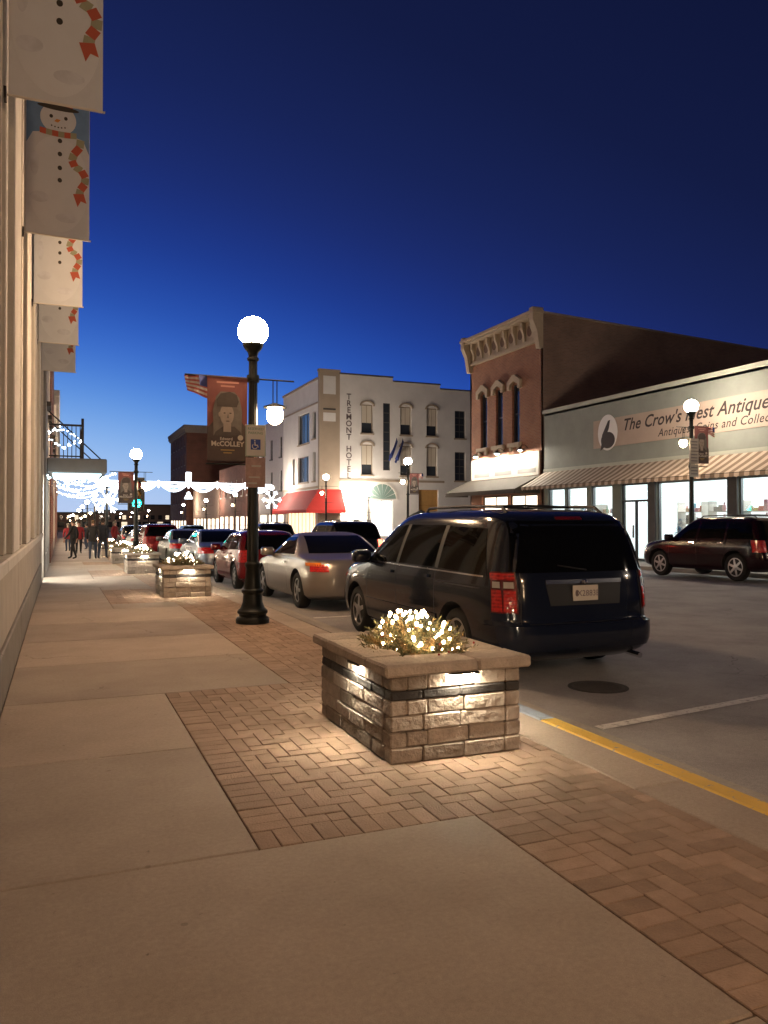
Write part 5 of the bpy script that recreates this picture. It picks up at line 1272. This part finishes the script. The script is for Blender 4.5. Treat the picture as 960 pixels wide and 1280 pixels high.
# --- minivan
van_tab=[(.20,-2.30,2.42,.84),(.29,-2.50,2.58,.93),(.42,-2.555,2.64,.965),(.56,-2.55,2.62,.975),(.62,-2.49,2.58,.98),(.80,-2.475,2.50,.985),(.93,-2.455,2.33,.98),(1.03,-2.44,1.98,.965),(1.10,-2.42,1.55,.95),(1.25,-2.385,1.28,.915),(1.42,-2.335,.98,.868),(1.58,-2.25,.68,.81),(1.665,-2.15,.48,.765),(1.71,-2.02,.30,.70),(1.735,-1.85,.08,.60),(1.75,-1.5,-.25,.42),(1.754,-1.2,-.5,.25)]
VAN_P=mat('paint_midnight',(.010,.014,.027),.14,metal=.0,coat=.45,spec=.25)
V,vs=make_car('minivan','dark blue minivan parked in the foreground beside the near planter','minivan',(4.95,9.12,RD),'body',van_tab,(-1.44,1.64),.335,VAN_P,
  side_wins=[[(-2.10,1.06),(-1.02,1.09),(-1.08,1.56),(-1.92,1.54)],[(-.93,1.09),(.10,1.09),(-.02,1.57),(-.98,1.57)],[(.19,1.09),(1.18,1.08),(.52,1.53),(.07,1.57)]],
  rear_win=[(-.82,1.10),(.82,1.10),(.72,1.62),(-.72,1.62)],front_win=[(-.82,1.14),(.82,1.14),(.66,1.62),(-.66,1.62)],
  tails=[('tail_light_housing',mat('lens_dark',(.10,.004,.005),.15,coat=1.0),.77,1.07,.70,1.11),('tail_light',red_lens,.785,.915,.715,.93),('tail_light',red_lens,.93,1.055,.715,.93),('tail_light',red_lens,.785,1.055,1.03,1.095),('reverse_light',clear_lens,.80,.90,.95,1.01),('reverse_light',clear_lens,.94,1.03,.95,1.01)],plate_z=.89,plate_x=.0,rails=(-1.95,.05,1.735,.60),style=5,
  bump=(.34,.57,1.25),handles=((-.72,.98),(.36,.97)),mirror=(1.12,1.06),seams=((.145,.32,1.05,0),(-.97,.45,1.05,0),(1.16,.4,1.03,.02)),rub=(-1.0,1.2,.50,.56),text='X2883E')
for sx in (-1,1):
    add_patch(V,'belt_trim',chrome,lambda y,z,sx=sx:(sx*vs.W(y,z),y,z),[(-2.05,1.045),(1.15,1.062),(1.15,1.078),(-2.05,1.06)],off=.007,nu=16,nv=1,skirt=.008)
    add_patch(V,'window_pillar',trim_black,lambda y,z,sx=sx:(sx*vs.W(y,z),y,z),[(-1.02,1.085),(-.93,1.085),(-.98,1.575),(-1.07,1.57)],off=.003,nu=2,nv=6,skirt=.008)
    add_patch(V,'window_pillar',trim_black,lambda y,z,sx=sx:(sx*vs.W(y,z),y,z),[(.10,1.085),(.19,1.085),(.07,1.575),(-.02,1.575)],off=.003,nu=2,nv=6,skirt=.008)
    add_patch(V,'tailgate_side_seam',trim_black,lambda f,z,sx=sx: vs.S(f,z,sx),[(.745,.60),(.752,.60),(.73,1.10),(.723,1.10)],off=.002,nu=1,nv=8,skirt=.004)
    add_patch(V,'sill_skirt',trim_black,lambda y,z,sx=sx:(sx*vs.W(y,z),y,z),[(-1.0,.215),(1.2,.215),(1.2,.26),(-1.0,.26)],off=.006,nu=10,nv=2,skirt=.01)
    add_patch(V,'sliding_door_track',trim_black,lambda y,z,sx=sx:(sx*vs.W(y,z),y,z),[(-2.0,.925),(-1.0,.925),(-1.0,.937),(-2.0,.937)],off=.002,nu=8,nv=1,skirt=.004)
Fr=lambda x,z:(x,vs.YR(x,z),z)
add_patch(V,'plate_recess',trim_black,Fr,[(-.42,.77),(.42,.77),(.46,.99),(-.46,.99)],off=.003,nu=10)
add_patch(V,'chrome_strip',mat('dull_chrome',(.35,.36,.38),.25,metal=1),Fr,[(-.46,.985),(.46,.985),(.46,1.025),(-.46,1.025)],off=.012,nu=10,nv=2)
mb=MB(); mb.ball((0,vs.YR(0,1.005)-.018,1.005),.028,12,6,.8); mb.build('badge',chrome,V)
add_patch(V,'tailgate_seam',trim_black,Fr,[(-.80,.592),(.80,.592),(.80,.60),(-.80,.60)],off=.004,nu=10,nv=1)
add_patch(V,'high_brake_light',mat('dull_red',(.18,.01,.01),.3),Fr,[(-.16,1.635),(.16,1.635),(.16,1.66),(-.16,1.66)],off=.008,nu=4,nv=2)
mb=MB(); mb.tube([(.04,vs.YR(0,1.12)-.02,1.12),(-.30,vs.YR(.3,1.17)-.012,1.17)],.008); mb.build('rear_wiper',trim_black,V)
mb=MB(); mb.tube([(.62,-2.35,.24),(.62,-2.56,.23)],.03); mb.build('exhaust',chrome,V)
# --- silver coupe
cp_tab=[(.19,-2.05,2.25,.80),(.28,-2.30,2.40,.87),(.42,-2.38,2.44,.895),(.60,-2.37,2.40,.905),(.75,-2.33,2.25,.90),(.84,-2.28,1.95,.885),(.91,-2.18,1.45,.865),(.955,-1.85,1.05,.845),(1.0,-1.55,.90,.825),(1.10,-1.32,.64,.775),(1.22,-1.03,.34,.71),(1.32,-.74,.04,.64),(1.37,-.52,-.12,.57),(1.395,-.42,-.2,.42),(1.40,-.38,-.24,.3)]
coupe=paint('champagne',(.40,.37,.34),.75,.3)
C1,cs=make_car('coupe','silver champagne two-door coupe parked ahead of the minivan','car',(4.95,15.45,RD+gz(15.4)),'chrome',cp_tab,(-1.28,1.42),.33,coupe,
  side_wins=[[(-.98,.985),(.62,.965),(-.05,1.30),(-.60,1.31)]],rear_win=[(-.68,1.01),(.68,1.01),(.56,1.33),(-.56,1.33)],front_win=[(-.70,1.0),(.70,1.0),(.54,1.33),(-.54,1.33)],
  tails=[('tail_light',red_lens,.58,.98,.70,.83),('tail_light',amber_lens,.70,1.12,.80,.86)],plate_z=.62,style=5,nr=3.4,nf=3.2,ny=8.0,bump=(.30,.55,1.0),handles=((-.45,.83),),mirror=(.62,.94),seams=((-.62,.3,.97,-.03),(.86,.35,.90,0)))
# --- dark red hatchback
hb_tab=[(.20,-1.85,2.0,.78),(.30,-2.02,2.12,.86),(.45,-2.07,2.15,.885),(.62,-2.05,2.10,.89),(.80,-1.99,1.92,.885),(.92,-1.93,1.5,.87),(1.0,-1.88,1.12,.85),(1.15,-1.78,.85,.80),(1.30,-1.62,.55,.735),(1.42,-1.40,.28,.66),(1.475,-1.2,.1,.55),(1.50,-.9,-.1,.38),(1.505,-.7,-.25,.25)]
hatch=paint('deep_red',(.19,.010,.012),.3,.25)
hw=dict(side_wins=[[(-1.55,1.02),(-.52,1.0),(-.56,1.39),(-1.25,1.36)],[(-.42,1.0),(.70,.99),(.12,1.36),(-.46,1.39)]],rear_win=[(-.70,1.02),(.70,1.02),(.58,1.38),(-.58,1.38)],front_win=[(-.72,1.03),(.72,1.03),(.56,1.40),(-.56,1.40)])
H1,_=make_car('hatchback','dark red hatchback parked behind the nearest lamp post','car',(4.75,20.4,RD+gz(20.4)),'body',hb_tab,(-1.25,1.35),.33,hatch,tails=[('tail_light',red_lens,.55,1.0,.70,1.0)],plate_z=.72,style=7,nr=4.2,ny=9.0,bump=(.32,.56,1.0),handles=((-.85,.9),(.05,.9)),mirror=(.72,.98),seams=((-.47,.35,1.0,0),(.82,.4,.97,0)),**hw)
H1.scale=(.95,.95,.95)
# --- silver-blue sedan
sd_tab=[(.19,-2.1,2.2,.80),(.28,-2.34,2.38,.88),(.42,-2.40,2.42,.90),(.60,-2.39,2.38,.91),(.76,-2.36,2.24,.905),(.86,-2.32,1.95,.89),(.94,-2.24,1.45,.87),(.985,-1.95,1.08,.85),(1.04,-1.65,.92,.83),(1.15,-1.42,.68,.78),(1.28,-1.12,.36,.715),(1.38,-.85,.08,.65),(1.43,-.64,-.08,.56),(1.455,-.5,-.2,.42),(1.46,-.44,-.26,.3)]
sw=dict(side_wins=[[(-1.18,1.03),(-.30,1.02),(-.33,1.37),(-.80,1.36)],[(-.22,1.02),(.70,1.0),(.06,1.35),(-.26,1.37)]],rear_win=[(-.70,1.06),(.70,1.06),(.57,1.39),(-.57,1.39)],front_win=[(-.72,1.04),(.72,1.04),(.55,1.39),(-.55,1.39)])
def sedan(label,loc,pm,on=False): return make_car('sedan',label,'car',loc,'chrome',sd_tab,(-1.35,1.42),.33,pm,tails=[('tail_light',red_lens,.45,1.05,.72,.90)],plate_z=.70,style=6,bump=(.30,.55,1.1),handles=((-.75,.86),(.2,.86)),mirror=(.66,1.0),seams=((-.26,.35,1.0,0),),tail_on=on,**sw)[0]
sedan('silver blue sedan parked ahead of the red hatchback',(4.75,26.3,RD+gz(26.3)),paint('silver_blue',(.30,.34,.40),.7,.28))
# --- SUVs
sv_tab=[(.26,-2.05,2.05,.80),(.36,-2.24,2.28,.90),(.52,-2.32,2.33,.93),(.70,-2.30,2.30,.94),(.88,-2.26,2.20,.94),(1.0,-2.23,1.95,.93),(1.08,-2.21,1.30,.915),(1.14,-2.19,1.05,.90),(1.30,-2.13,.82,.86),(1.48,-2.04,.56,.81),(1.60,-1.93,.36,.765),(1.665,-1.80,.20,.70),(1.70,-1.6,.0,.58),(1.72,-1.3,-.3,.40),(1.724,-1.1,-.5,.26)]
vw=dict(side_wins=[[(-2.0,1.12),(-1.12,1.12),(-1.14,1.57),(-1.84,1.55)],[(-1.03,1.12),(-.12,1.12),(-.16,1.58),(-1.05,1.58)],[(-.03,1.12),(.90,1.11),(.32,1.53),(-.08,1.58)]],rear_win=[(-.80,1.10),(.80,1.10),(.70,1.58),(-.70,1.58)],front_win=[(-.80,1.16),(.80,1.16),(.66,1.58),(-.66,1.58)])
def suv(label,loc,pm,on=False,rails=True):
    return make_car('suv',label,'SUV',loc,'chrome',sv_tab,(-1.40,1.42),.37,pm,tails=[('tail_light',red_lens,.70,1.06,.78,1.08)],plate_z=.86,style=6,bump=(.38,.62,1.2),handles=((-.95,1.0),(.08,1.0)),mirror=(.86,1.08),seams=((-.075,.42,1.1,0),(-1.08,.55,1.1,0),(1.0,.42,1.06,0)),rails=(-1.85,.1,1.70,.58) if rails else False,tail_on=on,ny=14.0,**vw)[0]
maroon=mat('paint_maroon',(.016,.003,.005),.18,coat=.35,spec=.25); blackp=paint('black',(.01,.01,.012),.3,.2)
suv('dark maroon SUV parked on the far side before the antique shop',(17.35,17.1,RD),maroon)
suv('bright red SUV parked far along the near kerb',(4.8,43.5,RD+gz(43.5)),paint('red',(.26,.012,.016),.4,.25))
suv('black SUV in the traffic lane, brake lights on',(9.3,27.0,RD+gz(27)),blackp,on=True)
suv('second dark SUV further up the traffic lane',(9.4,38.0,RD+gz(38)),paint('charcoal',(.02,.02,.022),.4,.25))
sedan('grey sedan parked beyond the silver blue one',(4.75,33.0,RD+gz(33)),paint('grey',(.12,.12,.125),.6,.28))
sedan('dark sedan waiting far up the traffic lane',(9.2,49.0,RD+gz(49)),paint('ink',(.015,.015,.03),.4,.25),on=True)
sedan('pale sedan parked past the red SUV',(4.75,51.0,RD+gz(51)),paint('pale',(.45,.45,.44),.5,.3))
suv('dark SUV parked past the red SUV and pale sedan',(4.75,58.0,RD+gz(58)),blackp,rails=False)
sedan('dark sedan parked by the hotel red awning',(17.3,66.0,RD+gz(66)),paint('navy',(.02,.025,.05),.4,.25))
sedan('white sedan parked far down the right kerb',(17.3,78.0,RD+gz(78)),paint('white',(.6,.6,.58),.0,.3))
suv('dark teal SUV farthest up the traffic lane',(9.3,62.0,RD+gz(62)),paint('teal_dark',(.02,.05,.06),.4,.25),on=True)

# ================================================================== CANOPY, GARLANDS, SIGNAL
CN=thing('canopy','flat grey canopy projecting over the left pavement','canopy',(0,0,0))
mb=MB(); mb.cbox(XW+.05,1.35,26.0,29.5,2.95,3.40,.03); mb.build('slab',mat('canopy_grey',(.20,.20,.20),.6,var=.1),CN)
mb=MB(); mb.cbox(XW+.2,1.2,26.2,29.3,2.90,2.949,.01); mb.build('soffit_lamp',emis('canopy_soffit',(.55,.85,1),2.2),CN)
mb=MB(); [mb.tube([(1.2,q,3.4),(XW+.05,q,4.9)],.02) for q in (26.4,29.1)]; mb.build('tie_rod',dark_metal,CN)
RLG=thing('balcony_railing','dark balcony railing wound with white lights above the canopy','railing',(0,0,3.402))
mb=MB()
for x in np.arange(XW+.15,.66,.12): mb.box(x-.012,x+.012,26.2,26.224,0,1.0)
mb.box(XW+.1,.66,26.19,26.235,1.0,1.06); mb.box(XW+.1,.66,26.19,26.235,.05,.09); mb.box(.60,.68,26.18,26.25,0,1.25)
for y in np.arange(26.4,29.2,.12): mb.box(.628,.652,y-.012,y+.012,0,1.0)
mb.box(.62,.665,26.25,29.3,1.0,1.06); mb.build('rail',dark_metal,RLG)
B2=bulb_mesh(emis('cool_white_bulb',(.85,.93,1),9),.022)
def strand(name,label,pts,n,bm_,group=None,sag=0,loc=(0,0,0),jit=.03):
    S=thing(name,label,'string lights',loc,group=group); rg=random.Random(len(label)); P=[]
    for a,b in zip(pts,pts[1:]):
        a,b=Vector(a),Vector(b)
        for k in range(n):
            t=k/n; p=a.lerp(b,t); p.z-=sag*4*t*(1-t); P.append(p)
    P.append(Vector(pts[-1])); mb=MB(); mb.tube(P,.006,4); mb.build('wire',wire_m,S)
    for p in P: link('bulb',bm_,S,p+Vector((rg.uniform(-jit,jit),rg.uniform(-jit,jit),rg.uniform(-jit,jit)-.02)))
    return S
strand('string_lights','white lights wound along the balcony railing',[(XW+.1,26.15,4.2),(.0,26.15,4.35),(.62,26.15,4.0),(.1,26.15,3.75),(XW+.15,26.15,3.95)],9,B2,jit=.05)
strand('string_lights','bluish lights draped under the flat canopy',[(XW+.1,25.9,2.85),(.1,25.9,2.6),(.7,25.9,2.75),(1.3,25.9,2.7)],11,bulb_mesh(emis('ice_bulb',(.6,.9,1),9),.025),jit=.12)
# light canopy strung between the left shops and the kerb lamps
BIG=bulb_mesh(emis('strand_bulb',(.95,.97,1),9),.045)
zz=4.3
zig=[(-.2,40,zz),(2.7,44,zz),(-.2,48,zz),(2.75,53,zz),(-.2,58,zz),(2.75,62,zz),(-.2,67,zz),(2.75,72,zz)]
for i in range(len(zig)-1):
    a,b=zig[i],zig[i+1]
    strand('string_lights','zigzag strand of white bulbs over the left pavement, number %s from the camera'%('first','second','third','fourth','fifth','sixth','seventh')[i],[(a[0],a[1],a[2]+gz(a[1])),(b[0],b[1],b[2]+gz(b[1]))],22,BIG,'zigzag light strands over the left pavement',sag=.35)
for i,(ya,yb) in enumerate(((32.2,42.6),(42.6,53),(53,62.5),(62.5,72))):
    strand('string_lights','bulb strand along the near kerb, %s of the row'%('nearest','second','third','farthest')[i],[(2.75,ya,3.6+gz(ya)),(2.75,yb,3.6+gz(yb))],26,BIG,'bulb strands along the near kerb',sag=.5)
# lit swag across the street
SW=thing('street_swag','white and blue lit swag garland strung across the street','garland',(0,0,0))
sx0,sx1,sy0,sy1,szz=2.75,19.0,72.0,75.0,gz(73)+5.5
ice=emis('swag_glow',(.80,.90,1),5.5); ice2=emis('swag_blue_glow',(.35,.62,1),3.0)
def sp(t,dz): return (sx0+(sx1-sx0)*t, sy0+(sy1-sy0)*t, szz+dz)
mb=MB(); mb.tube([sp(k/30,.0) for k in range(31)],.09,6); mb.build('top_rope',ice,SW)
ns=6
for s_ in range(ns):
    for q,(dr,rr,m_) in enumerate(((.75,.11,ice),(.48,.05,ice2),(.28,.07,ice))):
        mb=MB(); mb.tube([sp((s_+k/12)/ns,-dr*math.sin(math.pi*k/12)) for k in range(13)],rr,6); mb.build('scallop',m_,SW)
for t,hh in ((.5,1.0),):
    p=sp(t,0); mb=MB(); mb.cbox(p[0]-.25,p[0]+.25,p[1]-.06,p[1]+.06,p[2]+.0,p[2]+hh,.05); mb.build('candle',ice,SW)
    mb=MB(); mb.lathe([(.38,-1.45),(.36,-1.35),(.22,-1.1),(.15,-.9),(.05,-.8)],14,p); mb.build('bell',ice,SW)
for s_ in range(1,ns):
    p=sp(s_/ns,0); mb=MB(); mb.lathe([(.03,-.5),(.14,-.25),(.16,0),(.05,.18)],10,p); mb.build('knot',ice,SW)
# cross ornaments on the lamp posts beside the hotel
for k,(x,y,z,lab) in enumerate(((19.0,75.0,gz(75)+4.1,'bright snowflake ornament on the swag lamp at the right'),(2.75,53,gz(53)+3.2,'bright snowflake ornament on the third near-kerb lamp'))):
    O=thing('snowflake_ornament',lab,'ornament',(x,y-.15,z),group='lit snowflake ornaments')
    for q in range(6):
        a=R(60*q); mb=MB(); mb.tube([(0,0,0),(.95*math.cos(a),0,.95*math.sin(a))],.05,5)
        for s in (-1,1):
            b=a+s*.6; c=Vector((.55*math.cos(a),0,.55*math.sin(a))); mb.tube([c,c+Vector((.35*math.cos(b),0,.35*math.sin(b)))],.04,5)
        mb.build('arm',ice,O)
    mb=MB(); mb.box(-.03,.03,0,.16,-.03,.03); mb.build('clamp',dark_metal,O)
# traffic signal on a post
TS=thing('traffic_signal','post-mounted traffic signal showing a green light past the second lamp','traffic signal',(3.12,36.3,gz(36.3)))
mb=MB(); mb.lathe([(.2,0),(.2,.1),(.11,.15),(.055,2.25)],14); mb.build('mast',black_iron,TS)
sx,sz=0,2.5
mb=MB(); mb.cbox(sx-.24,sx+.24,-.06,.16,sz-.26,sz+1.0,.04); mb.cbox(sx-.36,sx+.36,.162,.18,sz-.4,sz+1.12,.005); H=mb.build('signal_head',mat('signal_black',(.012,.012,.012),.6),TS)
for k,(z,m_) in enumerate(((sz+.78,mat('lens_red_off',(.10,.01,.01),.2)),(sz+.37,mat('lens_amber_off',(.12,.06,.01),.2)),(sz-.04,emis('signal_green',(.0,.8,.62),26)))):
    mb=MB(); mb.lathe([(.18,0),(.18,.03),(.10,.06)],18,(sx,-.06,z),M=Matrix.Rotation(R(90),4,'X')); mb.build('lens',m_,H)
    mb=MB()
    for i in range(10):
        a0,a1=R(-10+20*i),R(10+20*i)
        mb.add([(sx+.20*math.cos(a0),-.06,z+.20*math.sin(a0)),(sx+.20*math.cos(a1),-.06,z+.20*math.sin(a1)),(sx+.20*math.cos(a1),-.26,z+.20*math.sin(a1)),(sx+.20*math.cos(a0),-.26,z+.20*math.sin(a0))],[(0,1,2,3)])
    mb.build('visor',dark_metal,H)

# ================================================================== PEOPLE far along the left pavement
def person(x,y,label,coat,trou,hairc,facing,stride=.12,arm=.1,h=1.72,hold=False):
    T=thing('person',label,'person',(x,y,gz(y)),facing,group='people on the left pavement')
    k=h/1.72; V=[];E=[];Rd=[]
    def a(p,r,par=None):
        V.append(tuple(c*k for c in p)); Rd.append(r*k)
        if par is not None: E.append((par,len(V)-1))
        return len(V)-1
    pel=a((0,0,.93),.15); ab=a((0,.0,1.10),.145,pel); ch=a((0,.01,1.30),.165,ab); nk0=a((0,.0,1.44),.085,ch); nk=a((0,.01,1.50),.055,nk0); hd=a((0,.02,1.58),.085,nk); ht=a((0,.015,1.66),.085,hd); a((0,.01,1.71),.045,ht)
    for s in (-1,1):
        hip=a((s*.10,0,.86),.105,pel); kn=a((s*.11,s*stride*.55+.02,.48),.07,hip); an=a((s*.11,s*stride-.03,.09),.045,kn); a((s*.125,s*stride+.14,.04),.035,an)
        sh_=a((s*.19,0,1.40),.075,ch); el=a((s*.25,-.02-s*arm*.4,1.13),.055,sh_); wr_=a((s*.24,.10-s*arm,.90),.036,el); pm=a((s*.235,.13-s*arm,.83),.03,wr_)
        for f in range(4): q=a((s*(.235+(f-1.5)*.002),.10-s*arm+f*.02,.76),.0085,pm); a((s*.225,.11-s*arm+f*.02,.72-.004*abs(f-1)),.007,q)
        q=a((s*.215,.165-s*arm,.80),.010,pm); a((s*.21,.18-s*arm,.765),.008,q)
    me=bpy.data.meshes.new('body'); me.from_pydata(V,E,[]); o=bpy.data.objects.new('tmp',me); COL.objects.link(o)
    o.modifiers.new('s','SKIN'); sv=me.skin_vertices[0].data
    for i,r in enumerate(Rd): sv[i].radius=(r,r*(.8 if i in (1,2) else 1)); sv[i].use_root=(i==0)
    m2=o.modifiers.new('u','SUBSURF'); m2.levels=1; m2.render_levels=1
    dg=bpy.context.evaluated_depsgraph_get(); dg.update(); nm=bpy.data.meshes.new_from_object(o.evaluated_get(dg)); bpy.data.objects.remove(o)
    nm.materials.clear(); skin=mat('skin',(.45,.26,.19),.6)
    for m_ in (coat,trou,skin,mat('shoe',(.02,.018,.016),.5)): nm.materials.append(m_)
    for p in nm.polygons:
        c=p.center/k
        p.material_index=2 if (c.z>1.47 or (abs(c.x)>.19 and c.z<.89 and c.z>.65)) else 3 if c.z<.10 else 1 if c.z<.80 else 0
        p.use_smooth=True
    link('body',nm,T)
    mb=MB(); mb.ball((0,-.005*k,1.665*k),.098*k,14,10,1.0)
    mb.v=[(x_,y_-(.0 if z_>1.66*k else .02),z_) for x_,y_,z_ in mb.v if True]; 
    keep=[f for f in mb.f if not all(mb.v[i][1]>.045*k and mb.v[i][2]<1.68*k for i in f)]; mb.f=keep; mb.mi=[0]*len(keep); mb.build('hair',mat('hair_%d'%hairc,[(.03,.02,.015),(.10,.06,.03),(.25,.2,.15)][hairc],.7),T,smooth=60)
    mb=MB(); 
    for s in (-1,1): mb.ball((s*.03*k,.098*k,1.615*k),.009*k,6,4)
    mb.build('eyes',trim_black,T); mb=MB(); mb.ball((0,.108*k,1.585*k),.014*k,6,4,1.3); mb.build('nose',skin,T); mb=MB(); mb.box(-.025*k,.025*k,.09*k,.104*k,1.545*k,1.552*k); mb.build('mouth',mat('lip',(.35,.12,.1),.6),T)
    return T
navy=mat('coat_navy',(.015,.018,.03),.85); blk_c=mat('coat_black',(.012,.011,.012),.85); redc2=mat('coat_red',(.28,.02,.025),.85); jeans=mat('jeans',(.03,.045,.08),.85); blk_t=mat('trousers_black',(.012,.012,.014),.85)
person(.55,38.0,'person in a long black coat on the left pavement by the shop wall',blk_c,blk_t,0,R(60),.18,.16,h=1.75)
person(1.35,37.2,'person in a black jacket walking side by side with a navy-coated one',blk_c,jeans,1,R(-5),.16)
person(1.78,37.6,'person in a navy coat beside the planter',navy,jeans,0,R(-20),.2,.2,h=1.78)
person(.95,46.0,'person in a red coat standing behind the others',redc2,blk_t,1,R(185),.06)
person(.45,51.0,'person in a red jacket close to the left shops',redc2,jeans,2,R(10),.1,h=1.65)
for i,(x_,y_,c_,lab) in enumerate(((1.6,55.0,navy,'person in a navy coat far along the pavement under the light strands'),(.9,58.0,blk_c,'person in a black coat farthest under the light strands'),(2.9,47.5,redc2,'person in a red coat standing at the kerb past the planters'))):
    person(x_,y_,lab,c_,jeans,i,R(40+100*i),.1+.05*i,.12,h=1.68+.04*i)
# keep the far dim street alive: cross-street patio umbrella near the hotel
UM=thing('patio_umbrella','open dark patio umbrella before the hotel wood door','umbrella',(30.0,64.2,gz(64)+.0))
mb=MB(); mb.lathe([(.25,0),(.25,.06),(.03,.1),(.025,2.9)],12); mb.build('pole',dark_metal,UM)
mb=MB(); mb.lathe([(1.5,2.15),(1.45,2.22),(.8,2.6),(.1,2.9),(.02,2.95)],8); mb.build('cloth',mat('umbrella_dark',(.015,.018,.02),.8),UM)
